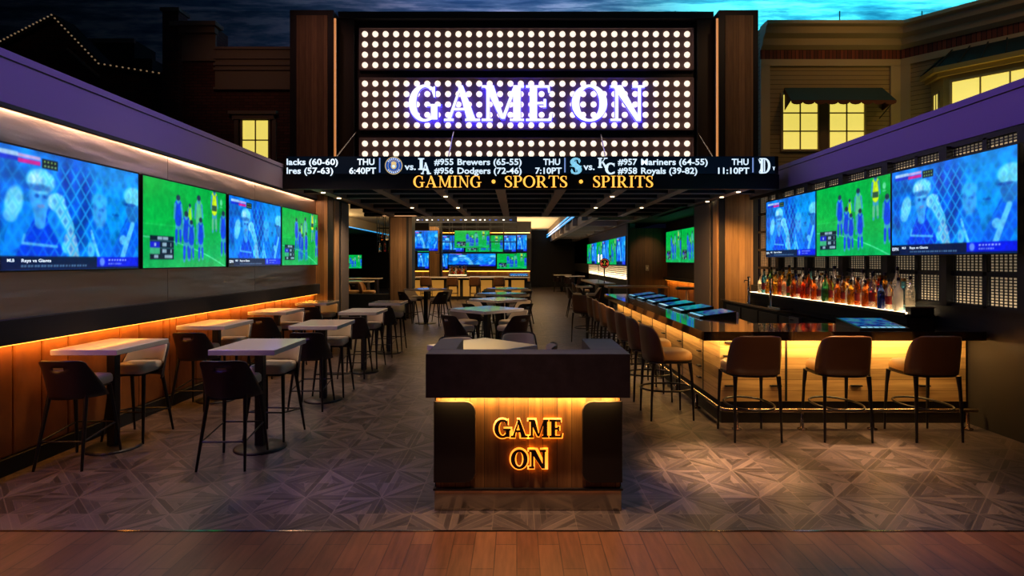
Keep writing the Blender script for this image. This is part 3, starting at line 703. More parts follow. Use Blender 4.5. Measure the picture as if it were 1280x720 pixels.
# ---- canopy with ticker
YC = 10.58
cn = empty('canopy', (0, YC, 0), label='black entrance canopy with coffered underside and gold lettering, hung between the walls', cat='canopy')
x0, x1 = PX(352, YC), PX(974, YC)
box('fascia', x0, x1, 0, .12, 3.11, PZ(218, YC), M['black'], cn, .004)
box('deck', x0+.02, x1-.02, .12, 6.8, 3.42, 3.5, M['shadeblack'], cn)
M['beamu'] = mat('coffer beam', '#8f8078', .6)
for x in (-3.74, -2.6, -1.46, -.31, .83, 1.96, 3.1, 4.24): box('coffer_beam', x-.09, x+.09, .12, 6.8, 3.12, 3.42, M['beamu'], cn)
for y in (11.6, 12.5, 13.6, 14.8, 16.0, 17.35): box('cross_beam', x0+.05, x1-.05, y-YC-.05, y-YC+.05, 3.13, 3.42, M['shadeblack'], cn); box('painted_lit_edge', x0+.05, x1-.05, y-YC-.06, y-YC-.05, 3.125, 3.15, M['beamu'], cn)  # dark beam with a pale strip painting its lit lower edge
sl = MB().lathe([(.035, 0), (.035, .012), (.01, .014)], 12)
for (x, y) in ((-3.74, 11.2), (-3.74, 12.2), (4.24, 11.1), (4.24, 12.0), (4.24, 12.9), (1.96, 11.9), (-1.46, 11.9), (-1.46, 14.4), (1.96, 14.4), (-2.6, 14.4), (3.1, 14.4)):
    o = MB().lathe([(.04, -.012), (.04, 0), (.01, .002)], 12).build('downlight', M['ledw'], cn); o.location = (x, y-YC, 3.12)
for (xa, ya, xb, yb) in ((445, 165, 418, 195), (567, 165, 560, 195), (751, 168, 757, 195), (872, 165, 893, 194)):
    MB().tube([(PX(xa, 12.72), 12.72-YC, PZ(ya, 12.72)), (PX(xb, YC+.2), .15, 3.66)], .014, 6).build('hanger_rod', M['chrome'], cn)
zg0, zg1 = PZ(234.5, YC), PZ(220, YC)
for w_, a, b_ in (('GAMING', 517, 602), ('SPORTS', 631, 709), ('SPIRITS', 741, 816)): word(w_, PX(a, YC), PX(b_, YC), zg0, zg1, -.03, -.002, [M['lgold'], M['ledge_gold']], cn, b=.15, t=.05, gap=.06)
for x in (617, 726):
    o = MB().add([(PX(x, YC)+.035*math.cos(k*PI/8), -.03, (zg0+zg1)/2+.035*math.sin(k*PI/8)) for k in range(16)], [tuple(range(16))]).build('dot', M['lgold'], cn, thick=.01)
tk = empty('score_ticker', (0, YC-.02, 0), label='long black score ticker screen on top of the canopy, white game times and scores', cat='ticker screen')
zt0, zt1 = PZ(217.9, YC), PZ(195.5, YC)
box('casing', x0+.08, x1-.02, .01, .16, zt0+.004, zt1, M['tv'], tk); box('screen', x0+.1, PX(968, YC), 0, .012, zt0+.01, zt1-.005, M['tickpanel'], tk)
def TT(s, xa, xb, line): 
    ya, yb = ((198.5, 206.3), (209.5, 217.3))[line]
    return text_mb(s, PX(xa, YC), PX(xb, YC), PZ(yb, YC), PZ(ya, YC), -.006, off=.022)
for a_ in (('lacks (60-60)', 359, 423, 0), ('lres (57-63)', 359, 417, 1), ('THU', 447, 468.5, 0), ('6:40PT', 437, 470.5, 1), ('#955', 543, 567, 0), ('#956', 543, 567, 1), ('Brewers (65-55)', 572, 652, 0), ('Dodgers (72-46)', 572, 652, 1),
      ('THU', 679, 700, 0), ('7:10PT', 669, 702, 1), ('#957', 772, 796, 0), ('#958', 772, 796, 1), ('Mariners (64-55)', 801, 884, 0), ('Royals (39-82)', 801, 871, 1), ('THU', 914, 935, 0), ('11:10PT', 897, 936, 1)): TT(*a_).build('ticker_text', M['tick'], tk)
def TM(s, xa, xb, ya, yb): return text_mb(s, PX(xa, YC), PX(xb, YC), PZ(yb, YC), PZ(ya, YC), -.006, off=.02)
merge(TM('vs.', 506, 520, 204, 212.5), TM('vs.', 729, 743, 204, 212.5), TM('v', 965, 968, 206, 213)).build('versus_text', M['tick'], tk)
mb = MB()
for x in (475, 706, 940.5): mb.box(PX(x-.8, YC), PX(x+.8, YC), -.006, -.002, zt0+.03, zt1-.03)
mb.build('divider', M['tickbar'], tk)
def disc(cx, cz, r, y, m, name, n=32, parent=tk, ri=0):
    if ri: return MB().add([(cx+(r if k % 2 else ri)*math.cos((k//2)*2*PI/n), y, cz+(r if k % 2 else ri)*math.sin((k//2)*2*PI/n)) for k in range(2*n)], [(2*i, 2*i+1, (2*i+3) % (2*n), (2*i+2) % (2*n)) for i in range(n)]).build(name, m, parent)
    return MB().add([(cx+r*math.cos(k*2*PI/n), y, cz+r*math.sin(k*2*PI/n)) for k in range(n)], [tuple(range(n))]).build(name, m, parent)
ex, ez = PX(492.5, YC), PZ(207.3, YC)
em = disc(ex, ez, .155, -.004, M['tickblue'], 'glove_emblem')
disc(ex, ez, .16, -.006, M['tickgold'], 'emblem_ring', parent=em, ri=.146)
disc(ex, ez, .105, -.006, M['tickgold'], 'emblem_ring', parent=em, ri=.099)
mb = MB()
for (dx, dz, r) in ((-.032, .045, .017), (-.012, .055, .017), (.012, .055, .017), (.034, .042, .017)): mb.add([(ex+dx+r*math.cos(k*PI/6), -.007, ez+dz+1.6*r*math.sin(k*PI/6)) for k in range(12)], [tuple(range(12))])
mb.add([(ex+.052*math.cos(k*PI/8), -.007, ez-.01+.055*math.sin(k*PI/8)) for k in range(16)], [tuple(range(16))]); mb.build('glove', M['tickgold'], em)
disc(ex, ez-.012, .026, -.009, M['tick'], 'ball', parent=em); 
mb = MB()
for k in range(7):
    a = math.radians(40 + 100*k/6)
    for s_ in (1, -1): mb.box(ex+.125*math.cos(a)-.009, ex+.125*math.cos(a)+.009, -.0065, -.006, ez+s_*.125*math.sin(a)-.011, ez+s_*.125*math.sin(a)+.011)
mb.build('emblem_lettering', M['tick'], em)
def GT(ch, xa, xb, ya, yb, y=-.006, b=.2, t=.1): return gl_mesh(ch, PX(xa, YC), PX(xb, YC), PZ(yb, YC), PZ(ya, YC), y, y+.003, b, t)
merge(GT('L', 523, 535, 198, 212.5), GT('A', 526.5, 539, 203.5, 217.8, -.009)).build('interlocked_monogram', M['tick'], tk)
merge(GT('K', 747, 760, 197.5, 210), GT('C', 756, 768.5, 204, 218, -.009, .2, .12)).build('crossed_monogram', M['tick'], tk)
merge(GT('S', 713.5, 726, 198, 217.5, -.006, .26, .12), MB().add([(PX(719.7, YC)+r*math.cos(PI/2+k*PI/4), -.010, PZ(208, YC)+r*math.sin(PI/2+k*PI/4)) for k in range(8) for r in ((.12 if k % 2 == 0 else .03),)], [tuple(range(8))])).build('compass_emblem', M['tickcyan'], tk)
merge(GT('D', 948.5, 962.5, 198, 217, -.006, .17, .08), MB().box(PX(954, YC), PX(955.5, YC), -.009, -.006, PZ(215, YC), PZ(200, YC)), MB().add([(PX(947, YC), -.009, PZ(199, YC)), (PX(951, YC), -.009, PZ(203, YC)), (PX(949, YC), -.009, PZ(205, YC))], [(0, 1, 2)]), MB().add([(PX(947.5, YC), -.009, PZ(216, YC)), (PX(951, YC), -.009, PZ(209, YC)), (PX(952, YC), -.009, PZ(213, YC))], [(0, 1, 2)])).build('blackletter_monogram', M['tick'], tk)

# ---- right partition: dark dado, lattice bays, painted beam
S('wall_right', XR, XR+.12, 2.2, 6.95, 0, 1.29, mat('dark brown painted wall', '#1f1a16', .6))
S('wall_right_panel', XR+.22, XR+.3, 2.2, 12.4, 1.2, 3.15, mat('tan backlit wall', '#a8906a', .7, emit='#b4a488', es=.3))
S('wall_right_low', XR, XR+.12, 6.95, 12.4, 0, 1.29, M['matte'])
box('trim_7', XR-.03, XR+.45, 2.2, 12.4, 3.15, 3.51, M['purplebeam'], None, .004, 'structure')
S('trim_8', XR-.045, XR+.46, 2.2, 12.4, 3.515, 3.59, M['purplebeam'])
S('trim_9', XR-.02, XR+.1, 2.2, 12.4, 3.10, 3.148, M['frame'])
bays = [2.45, 3.5, 4.55, 5.6, 6.65, 7.7, 8.75, 9.8, 10.88, 11.93]
wv = None
ordn = ['first', 'second', 'third', 'fourth', 'fifth', 'sixth', 'seventh', 'eighth', 'ninth', 'tenth']
for i in range(2, len(bays)-1):
    y0, y1 = bays[i], bays[i+1]; L = y1-y0
    bay = empty('lattice_screen', (XR-.03, y0, 0), label='black framed woven lattice bay on the right wall, %s from the open front end' % ordn[i-2], cat='lattice screen', group='lattice bays of the right wall')
    mb = MB().box(-.09, .03, -.06, .06, 1.29, 3.1)
    mb.box(-.03, .02, L/2-.025, L/2+.025, 1.29, 3.1)
    for k in range(-1, 5): z = 1.66+.36*k; mb.box(-.03, .02, .06, L-.06, z-.02, z+.02)
    mb.build('frame', M['frame'], bay)
    for half in (0, 1):
        a = .06 if half == 0 else L/2+.025
        for k in range(5):
            if wv is None:
                w = .44; g = MB()
                for q in range(11): z = .015+q*.031; g.box(-.004, .002, 0, w, z-.006, z+.006)
                for q in range(8): y = .03+q*w/7.9; g.box(-.009, -.003, y-.007, y+.007, 0, .34)
                o = g.build('woven_panel', M['frame'], bay); wv = o.data
            else: o = bpy.data.objects.new('woven_panel', wv); COL.objects.link(o); o.parent = bay
            o.location = (0, a, 1.31+.36*k); o.scale = (1, (L/2-.085)/.44, 1)
area((XR+.12, 7.3, 3.08), .12, 16, '#fff0dc', (0, 0, 0), sy=9.4)
area((XR+.14, 7.3, 1.30), .10, 16, '#fff0dc', (PI, 0, 0), sy=9.4)

# ---- televisions on both walls
tvA = make_tv(FB, True); tvB = make_tv(FS); ua, ub = [], []
for i, (y, f) in enumerate(((5.49, 0), (7.42, 1), (9.36, 0), (11.27, 1))):
    lab = ['large baseball dugout television, first on the steel wall beside the picture edge', 'wall television with green soccer pitch, between the two baseball screens of the steel wall', 'wall television with baseball dugout, between the two green soccer screens of the steel wall', 'wall television with green soccer pitch, last on the steel wall beside the portal column'][i]
    place((tvA, tvB)[f], (ua, ub)[f], (XL+.10, y, 2.24), PI/2, lab, 'televisions on the steel wall')
for i, (y, f) in enumerate(((6.46, 0), (8.34, 1), (10.18, 0))):
    lab = ['wall television with baseball dugout, largest in view over the bar on the lattice wall', 'wall television with green soccer pitch, middle of three on the lattice wall', 'wall television with baseball dugout, on the lattice wall beside the wood column'][i]
    o = place((tvA, tvB)[f], (ua, ub)[f], (XR-.22, y, 2.395), -PI/2, lab, 'televisions on the lattice wall')

# ================================================================== PODIUM
YP = 4.17
pd = empty('host_podium', (.08, YP, 0), label='host podium at the entrance, dark stone counter over lit wood front reading GAME ON', cat='podium')
def pxx(x, Y=YP): return PX(x, Y) - .08
xa, xb = pxx(543), pxx(777)
box('plinth', xa, xb, 0, .66, 0, .15, M['chrome'], pd, .004)
box('ledge', xa-.008, xb+.008, -.01, .66, .15, .165, M['frame'], pd)
mb = MB(); mb.box(xa, xa+.02, .03, .66, .165, .84); mb.box(xb-.02, xb, .03, .66, .165, .84); mb.box(xa, xb, .03, .06, .165, .84); mb.build('body', M['frame'], pd)
box('wood_front', xa+.01, xb-.01, .012, .03, .165, .81, M['wood_pod'], pd)
for (a, b_, cr) in ((xa, pxx(594), (1, 0, 0, 1)), (pxx(728), xb, (0, 1, 1, 0))):
    P = rrect(a, b_, PZ(602, YP), PZ(501.5, YP), .075, 8, cr)
    pp = MB().py(P[::-1], -.02, .012).build('padded_panel', M['padded'], pd, bevel=.006)
    Pe = [(x, z) for x, z in P]
    MB().tube([(x, -.008, z) for x, z in Pe], .006, 6, closed=True).build('piping', mat('bronze piping', '#6a5238', .35, .6), pp)
mb = MB(); Y0 = 4.05-YP; c0, c1 = PX(532, 4.05)-.08, PX(788, 4.05)-.08; z0, z1 = .842, 1.149
mb.box(c0, c1, Y0, Y0+.22, z0, z1); mb.box(c0, c0+.19, Y0+.22, .68, z0, z1); mb.box(c1-.25, c1, Y0+.22, .68, z0, z1)
mb.build('counter', M['stone'], pd, bevel=.004)
box('inner_shelf', c0+.19, c1-.25, Y0+.22, .66, .86, .885, M['black'], pd)
box('light_strip', xa+.02, xb-.02, -.03, -.012, .828, .842, M['led'], pd)
for ch, a, b_, ya, yb in (('G', 618, 638.5, 524, 546), ('A', 638.5, 660, 524, 546), ('M', 660.5, 685.5, 524, 546), ('E', 686.5, 703, 524, 546), ('O', 638.5, 659.5, 561.5, 584.5), ('N', 661, 682.5, 561.5, 584.5)):
    o = gl_mesh(ch, pxx(a), pxx(b_), PZ(yb, YP), PZ(ya, YP), -.022, -.010, .22, .10).build('letter', M['darkletter'], pd)
    g = gl_mesh(ch, pxx(a)-.010, pxx(b_)+.010, PZ(yb, YP)-.010, PZ(ya, YP)+.011, -.009, -.004, .30, .17).build('backlight', M['halo'], o)
area((.08, YP-.03, .825), 1.28, 9, '#ffc878', (math.radians(20), 0, 0), sy=.012)

# ================================================================== TABLES AND STOOLS ON THE LEFT
tb = make_table(); ut = []; st = make_stool(); us = []
rows = [5.59, 7.51, 9.43, 11.35]
for c, (x, cn_) in enumerate(((-3.88, 'along the padded wall'), (-2.49, 'in the inner row'))):
    for i, y in enumerate(rows):
        dx = random.uniform(-.02, .02)
        place(tb, ut, (x+dx, y, 0), 0, 'white topped high table %s, %s from the entrance' % (cn_, ordn[i]), 'high tables on the left')
        place(st, us, (x-.03+random.uniform(-.02, .02), y-.33-(.03 if i else .06), 0), random.uniform(-.05, .05), 'dark backed stool, entrance side of the %s high table %s' % (ordn[i], cn_), 'stools at the left high tables')
        place(st, us, (x+.02+random.uniform(-.02, .02), y+.36, 0), PI+random.uniform(-.06, .06), 'cream stool facing out behind the %s high table %s' % (ordn[i], cn_), 'stools at the left high tables')
# ---- square tables down the middle, turned corner-on, four stools each
tq = make_table(.80, .80, 1.0, 'square_high_table', .28); uq = []
mids = [(-.33, 5.52, .93, 'right behind the podium'), (-.50, 9.75, 1.1, 'second behind the podium'), (-.39, 12.2, 1.1, 'third behind the podium'), (-.37, 14.4, 1.1, 'fourth behind the podium'), (-.28, 17.0, 1.1, 'fifth behind the podium'), (-2.62, 16.7, 1.1, 'near the wood pillar')]
for i, (x, y, sc, nm) in enumerate(mids):
    o = place(tq, uq, (x, y, 0), PI/4, 'white square high table turned corner-on, %s' % nm, 'square high tables in the middle'); o.scale = (sc, sc, 1)
    for k, (sx, sy) in enumerate(((-1, -1), (1, -1), (-1, 1), (1, 1))):
        if i == 0 and (sx, sy) == (-1, -1): continue
        dd = .44 if i else .40
        ang = math.atan2(-sy, -sx) - PI/2
        if i == 0:
            px_, py_, ra = {(1, -1): (.16, 6.0, PI/2), (-1, 1): (-.62, 6.38, PI+.35), (1, 1): (.02, 6.75, PI)}[(sx, sy)]
            place(st, us, (px_, py_, 0), ra, 'stool behind the podium at the nearest square high table, %s one' % ('middle right', 'far left', 'far right')[k-1], 'stools at the square high tables'); continue
        place(st, us, (x+sx*dd, y+sy*dd, 0), ang+random.uniform(-.1, .1), 'stool on the %s side of the square high table %s' % (('near left', 'near right', 'far left', 'far right')[k], nm), 'stools at the square high tables')

# ================================================================== BAR
bar = empty('bar_counter', (3.4, 6.42, 0), label='L shaped bar with dark polished top and lit pale wood cladding, right of the podium', cat='bar')
def rel(P): return [(x-3.4, y-6.42) for x, y in P]
top = rel([(1.98, 6.13), (4.97, 6.13), (4.97, 6.97), (2.83, 6.97), (2.94, 8.1), (2.94, 13.1), (1.98, 13.1)])
MB().pz(top, .955, 1.05).build('counter_top', M['bartop'], bar, bevel=.006)
mb = MB().box(2.25-3.4, 4.97-3.4, 0, .05, .244, .955); mb.build('front_cladding', M['wood_bar'], bar)
MB().box(2.25-3.4, 2.30-3.4, .05, 6.55, .244, .955).build('side_cladding', M['wood_bary'], bar)
MB().pz(rel([(2.3, 6.47), (4.97, 6.47), (4.97, 6.9), (2.75, 6.9), (2.75, 12.95), (2.3, 12.95)]), .0, .955).build('carcass', M['matte'], bar)
MB().pz(rel([(2.27, 6.44), (4.97, 6.44), (4.97, 6.47), (2.3, 6.47), (2.3, 12.95), (2.27, 12.95)]), 0, .244).build('kick_plate', M['frame'], bar)
box('light_strip', 2.2-3.4, 4.95-3.4, -.07, -.05, .94, .955, M['led'], bar)
box('light_strip', 2.16-3.4, 2.18-3.4, -.05, 6.5, .94, .955, M['led'], bar)
js = MB(); hkb = []
for x in (2.98, 3.90): js.box(x-3.4-.012, x-3.4+.012, -.004, 0, .25, .95)
for k in range(7):
    y = 7.0-6.42+.87*k
    js.box(2.245-3.4, 2.25-3.4, y-.012, y+.012, .25, .95)
    for z in (.86, .70, .52, .38): hkb.append((2.21-3.4, 2.25-3.4, y+.10-.045, y+.10+.045, z-.008, z+.008))
for x, z in ((2.36, .90), (2.34, .75), (2.36, .42), (2.86, .42), (4.5, .42), (3.75, .42)): hkb.append((x-3.4-.06, x-3.4+.06, -.035, 0, z-.008, z+.008))
js.build('joint_strip', M['frame'], bar); 
for q in hkb: MB().box(*q).build('bag_hook', M['black'], bar)
fr = empty('foot_rail', (2.2, 6.2, 0), label='brass toned steel foot rail round the foot of the bar', cat='foot rail')
M['rail'] = mat('warm steel rail', '#b09a80', .25, 1.)
MB().tube([(2.72, .0, .2), (.12, 0, .2), (.03, .03, .2), (0, .12, .2), (0, 6.7, .2)], .022, 12).build('rail', M['rail'], fr)
for (x, y) in ((.15, 0), (.85, 0), (1.6, 0), (2.62, 0), (0, .9), (0, 1.8), (0, 2.7), (0, 3.6), (0, 4.5), (0, 5.4), (0, 6.4)):
    MB().lathe([(.05, 0), (.05, .01), (.02, .02), (.016, .19)], 14, (x, y, 0)).build('rail_post', M['rail'], fr)
bc = make_bar_chair(); ub_ = []
for i, x in enumerate((2.39, 3.29, 4.18)):
    place(bc, ub_, (x, 5.98, 0), (0, -.03, .02)[i], ['brown leather bar stool at the bar corner, first of three facing the short side', 'brown leather bar stool, middle of three facing the short side of the bar', 'brown leather bar stool next to the dark wall, last of three on the short side'][i], 'leather stools at the bar')
for k in range(8):
    place(bc, ub_, (1.74 if k < 7 else 1.55, 6.75+.87*k, 0), -PI/2+(random.uniform(-.06, .06) if k < 7 else .7), 'brown leather bar stool on the long side, %s from the bar corner' % ordn[k], 'leather stools at the bar')
tm = make_terminal(); um = []
for k in range(6):
    place(tm, um, (2.62, 7.85+.87*k, 1.05), -PI/2, 'blue lit bar top gaming terminal on the long side, %s from the bar corner' % ordn[k], 'bar top gaming terminals')
place(tm, um, (3.98, 6.50, 1.05), 0, 'blue lit bar top gaming terminal on the short side of the bar', 'bar top gaming terminals')
cd = MB().lathe([(.022, 0), (.024, .01), (.024, .07), (.018, .075)], 14).build('cup', M['rubberw']); cd.location = (3.06, 7.75, 1.01); cd.location = (2.88, 7.6, 1.05)
tag(cd, 'small white cup at the inner corner of the bar top', 'cup')
# ---- back bar
bb = empty('back_bar', (4.62, 9.2, 0), label='long dark back bar counter under the bottle shelf along the lattice wall', cat='counter')
box('cabinet', -.28, .36, -2.1, 3.0, 0, .96, M['matte'], bb)
box('counter_top', -.34, .36, -2.15, 3.0, .96, 1.0, M['bartop'], bb, .004)
box('riser', .02, .36, -2.3, 2.4, 1.0, 1.15, M['matte'], bb, .004)
for y in (-1.6, -.8, 0, .8, 1.6, 2.4): box('cabinet_door', -.295, -.28, y-.37, y+.37, .1, .9, M['black'], bb, .004)
shf = empty('bottle_shelf', (4.78, 9.2, 0), label='glowing warm white bottle shelf on the back bar below the lattice', cat='shelf')
box('shelf_board', -.16, .17, -2.3, 2.4, 1.15, 1.165, M['frame'], shf)
M['shelfglow'] = mat('glowing shelf top', '#ffffff', .5, emit='#ffdcaa', es=4.5)
box('glowing_top', -.15, .16, -2.28, 2.38, 1.165, 1.185, M['shelfglow'], shf)
box('front_lip', -.17, -.155, -2.3, 2.4, 1.14, 1.182, M['frame'], shf)
bl = empty('display_block', (4.80, 6.98, 1.15), label='dark block on the back bar at the near end of the bottles', cat='block')
box('block_body', -.14, .14, -.12, -.02, 0, .09, M['frame'], bl, .004)
box('block_top', -.15, .15, -.13, -.01, .09, .10, mat('brown block top', '#6a5642', .4), bl)
def bott(i, kind, shape, x, y, z, s, lab, grp='bottles on the back bar shelf', proto={}):
    k = (kind, shape)
    if k not in proto: proto[k] = make_bottle(kind, shape); o = proto[k]
    else: o = copy_tree(proto[k])
    o.location = (x, y, z); o.scale = (s, s, s); tag(o, lab, 'bottle', grp); return o
seq = ['frosted white', 'clear', 'clear', 'cobalt', 'gold', 'clear', 'amber', 'clear', 'orange', 'gold', 'clear', 'gold', 'amber', 'clear', 'gold', 'green', 'pale blue', 'clear', 'orange', 'clear', 'amber', 'orange', 'red', 'clear', 'amber', 'gold', 'green', 'clear', 'amber', 'orange', 'gold', 'clear', 'green', 'gold', 'clear', 'pale blue', 'clear', 'clear']
words = ['1st', '2nd', '3rd'] + ['%dth' % i for i in range(4, 60)]
for i, kd in enumerate(seq):
    y = 7.10 + i*.112; sh = (i*7 + 3*(i//3)) % 4; s = 1.12 if i % 5 else 1.3
    bott(i, kd, sh, 4.67 + .03*((i*5) % 3), y, 1.185, s, '%s bottle in the front row of the lit shelf, %s from near end' % (kd, words[i]))
for i in range(34):
    kd = seq[(i*11+5) % len(seq)]; y = 7.15+i*.122
    bott(i, kd, (i*5) % 4, 4.85, y, 1.185, 1.35 + .1*(i % 3), '%s bottle in the back row of the lit shelf, %s from near end' % (kd, words[i]))
for i, y in enumerate((11.05, 10.1)):
    t_ = empty('draft_column', (4.42, y, 1.0), label=('slim chrome dispensing column at the far end of the back bar', 'slim chrome dispensing column standing in front of the amber bottles')[i], cat='dispenser')
    MB().lathe([(.045, 0), (.045, .02), (.022, .03), (.022, .46), (.03, .47), (.03, .5)], 14).build('column', M['chrome'], t_)
    MB().tube([(0, 0, .42), (-.08, 0, .43), (-.09, 0, .38)], .01, 8).build('spout', M['chrome'], t_)
tr = box('drip_tray', -.11, .11, -.18, .18, 0, .02, M['chrome'], None, .004); tr.location = (4.45, 9.75, 1.0); tag(tr, 'shallow steel drip tray on the back bar beside a chrome column', 'tray')
wb = empty('steel_cabinet', (4.27, 8.95, .55), label='pale grey steel panel unit under the back bar top', cat='cabinet')
box('panel', 0, .06, -.16, .16, 0, .38, mat('grey steel panel', '#6a6c72', .4, .3), wb, .003); box('handle', -.015, 0, -.02, .1, .33, .345, M['chrome'], wb)
# ================================================================== THE ROOM BEYOND THE CANOPY
S('ceiling', -14, 6.2, 17.45, 42, 3.9, 4.0, M['ceilcream'])
S('wall_back', .95, 6.0, 40, 40.2, 0, 3.9, mat('charcoal wall', '#1c1a1c', .7))
S('wall_back_left', -14, .95, 38, 38.2, 0, 3.9, M['matte'])
S('wall_far_left', -14.1, -14, 13, 42, 0, 4, M['matte'])
S('trim_10', -4.6, 5.4, 17.45, 17.65, 3.14, 3.9, M['shadeblack'])
bk = empty('ceiling_bulkhead', (2.05, 18, 3.4), label='black coffered ceiling bulkhead edged with a blue light line, over the right aisle', cat='ceiling bulkhead')
box('soffit', .06, 4.1, -.3, 22, .02, .49, M['shadeblack'], bk)
for k in range(6): box('coffer_beam', .06, 2.0, .8+k*3.2, 1.0+k*3.2, -.28, .02, M['beamu'], bk)
box('side_beam', .25, .5, -.3, 22, -.28, .02, M['beamu'], bk); box('side_beam', 1.75, 1.95, -.3, 22, -.28, .02, M['beamu'], bk)
box('light_strip', .0, .06, -.3, 22, 0, .05, M['cyan'], bk); box('light_strip', .0, .06, -.3, 22, .16, .19, M['cyan'], bk); box('edge', .01, .06, -.3, 22, .19, .49, M['taupe'], bk)
bk2 = empty('ceiling_bulkhead', (-7.95, 20, 3.4), label='dark ceiling bulkhead with a teal light line over the left dining area', cat='ceiling bulkhead')
box('soffit', -5.9, -.06, 0, 18, -.05, .49, M['shadeblack'], bk2); box('light_strip', -.06, 0, 0, 18, 0, .03, M['cyan'], bk2); box('plaster_face', -.06, 0, 0, 18, .04, .49, M['ceilcream'], bk2)
# right aisle side wall
S('wall_right_rear', 4.0, 4.2, 20.6, 40, 0, 1.1, M['matte'])
S('wall_right_wainscot', 3.99, 4.2, 20.62, 32.2, 1.1, 1.66, M['ribbed'])
S('wall_right_upper', 4.0, 4.2, 20.6, 40, 1.66, 3.4, mat('mauve grey wall', '#8a7f8c', .6))
S('wall_right_end', 4.0, 4.3, 32.3, 40, 0, 3.4, M['matte'])
S('wall_right_niche', 5.3, 5.45, 14.1, 20.6, 0, 3.4, M['matte'])
S('ceiling_niche', 4.0, 5.5, 14.1, 20.7, 3.12, 3.2, M['shadeblack'])
S('wall_wood', 3.97, 5.3, 20.45, 20.6, 0, 2.95, M['wood_dark'])
S('trim_11', 3.9, 3.98, 20.4, 20.62, 0, 3.4, M['black'])
sp_ = empty('switch_plate', (PX(809, 20.44), 20.44, PZ(335, 20.44)), label='small pale switch plate on the dark walnut wall', cat='switch'); MB().box(-.06, .06, -.012, 0, -.1, .1).build('plate', M['plate'], sp_, .003); MB().box(-.015, .015, -.02, -.012, -.03, .03).build('rocker', M['rubberw'], sp_)
nw = empty('wood_wall_panel', (5.29, 17, 0), label='orange lit vertical wood panelling low in the niche behind the bar', cat='wall panelling')
box('panel', -.03, 0, -2.8, 3.4, .1, 1.12, M['wood_warmy'], nw); box('ledge', -.14, 0, -2.8, 3.4, 1.14, 1.24, M['matte'], nw); box('light_strip', -.06, -.035, -2.8, 3.4, 1.125, 1.14, M['ledo'], nw)
tvC = make_tv(FBs); tvD = make_tv(FSs); uc, ud = [], []
for i, y in enumerate((17.4, 19.27)): place(tvD, ud, (5.2, y, 2.27), -PI/2, ('wall television with green pitch in the niche beside the column', 'wall television with green pitch in the niche beside the walnut wall')[i], 'televisions in the niche')
for i in range(6): place((tvC, tvD)[i % 2], (uc, ud)[i % 2], (3.9, 21.75+1.88*i, 2.17), -PI/2, '%s television on the far aisle wall, %s beyond the walnut wall' % (('blue baseball', 'green soccer')[i % 2], ordn[i]), 'televisions on the far aisle wall')
# round sign on a post
rs = empty('round_sign', (PX(755.5, 20), 20, 0), label='round dark neon sign with red rim on a slim post in the right aisle', cat='sign')
MB().tube([(0, .02, 0), (0, .02, 1.7)], .02, 8).build('post', M['black'], rs); MB().lathe([(.16, 0), (.16, .01)], 12, (0, 0, 0)).build('foot', M['black'], rs)
MB().py([(.17*math.cos(-a*PI/12), 1.72+.17*math.sin(-a*PI/12)) for a in range(24)][::-1], -.02, .01).build('disc', M['tv'], rs)
M['neonred'] = mat('red neon', '#ffffff', .5, emit='#d02818', es=1.); M['neony'] = mat('yellow green neon', '#ffffff', .5, emit='#a8b820', es=1.)
MB().tube([(.135*math.cos(a*PI/12), -.03, 1.72+.135*math.sin(a*PI/12)) for a in range(24)], .008, 6, closed=True).build('neon_rim', M['neonred'], rs)
mb = MB()
for a in (PI, 0): mb.box(.09*math.cos(a)-.03, .09*math.cos(a)+.03, -.035, -.025, 1.67, 1.73)
mb.build('neon_mark', M['neonred'], rs); MB().tube([(-.03, -.03, 1.79), (.03, -.03, 1.79), (-.03, -.03, 1.66), (.03, -.03, 1.66)], .008, 6).build('neon_mark', M['neony'], rs)
lt = empty('white_bars', (3.0, 20.3, 1.75), label='pair of slim upright white glowing bars above the round sign', cat='light'); MB().tube([(-.14, 0, -.0), (-.14, 0, .26)], .015, 6).build('tube', M['ledw'], lt); MB().tube([(-.04, 0, .08), (-.04, 0, .26)], .015, 6).build('tube', M['ledw'], lt); MB().tube([(-.14, .01, -.02), (-.14, .01, -1.75)], .01, 6).build('stand', M['black'], lt); MB().box(-.2, .02, -.05, .05, -1.75, -1.74).build('foot', M['black'], lt)  # two glowing white bars on a thin stand
# long wood community table and small tables in the right aisle
ct = empty('community_table', (3.3, 17.9, 0), label='long light wood topped community table beyond the bar in the right aisle', cat='table')
box('tabletop', -.55, 1.3, -.35, .35, .97, 1.03, M['wood_top'], ct, .006)
for x in (-.4, 1.15): box('leg', x-.05, x+.05, -.2, .2, 0, .97, M['black'], ct)
ct2 = empty('community_table', (3.0, 21.8, 0), label='narrow long wood table running deep into the right aisle', cat='table')
box('tabletop', -.35, .35, -2.2, 2.2, .98, 1.03, M['wood_top'], ct2, .006)
for y in (-2, 2): box('leg', -.2, .2, y-.05, y+.05, 0, .98, M['black'], ct2)
for i, (x, y, rz, lab) in enumerate(((1.85, 18.6, -PI/2, 'pale backed stool standing alone past the far end of the bar'), (2.45, 18.6, PI/2, 'cream stool at the far right aisle beside the community table'), (2.4, 21, -PI/2, 'cream stool at the narrow long table, entrance end'), (2.4, 22.6, -PI/2, 'cream stool at the narrow long table, far end'))):
    place(st, us, (x, y, 0), rz, lab, 'stools in the right aisle')
sq = copy_tree(tq); sq.location = (2.15, 18.6, 0); sq.rotation_euler = (0, 0, 0); sq.scale = (.6, .8, 1); sq['label'] = 'small white high table between two stools past the end of the bar'; sq['group'] = 'high tables in the right aisle'
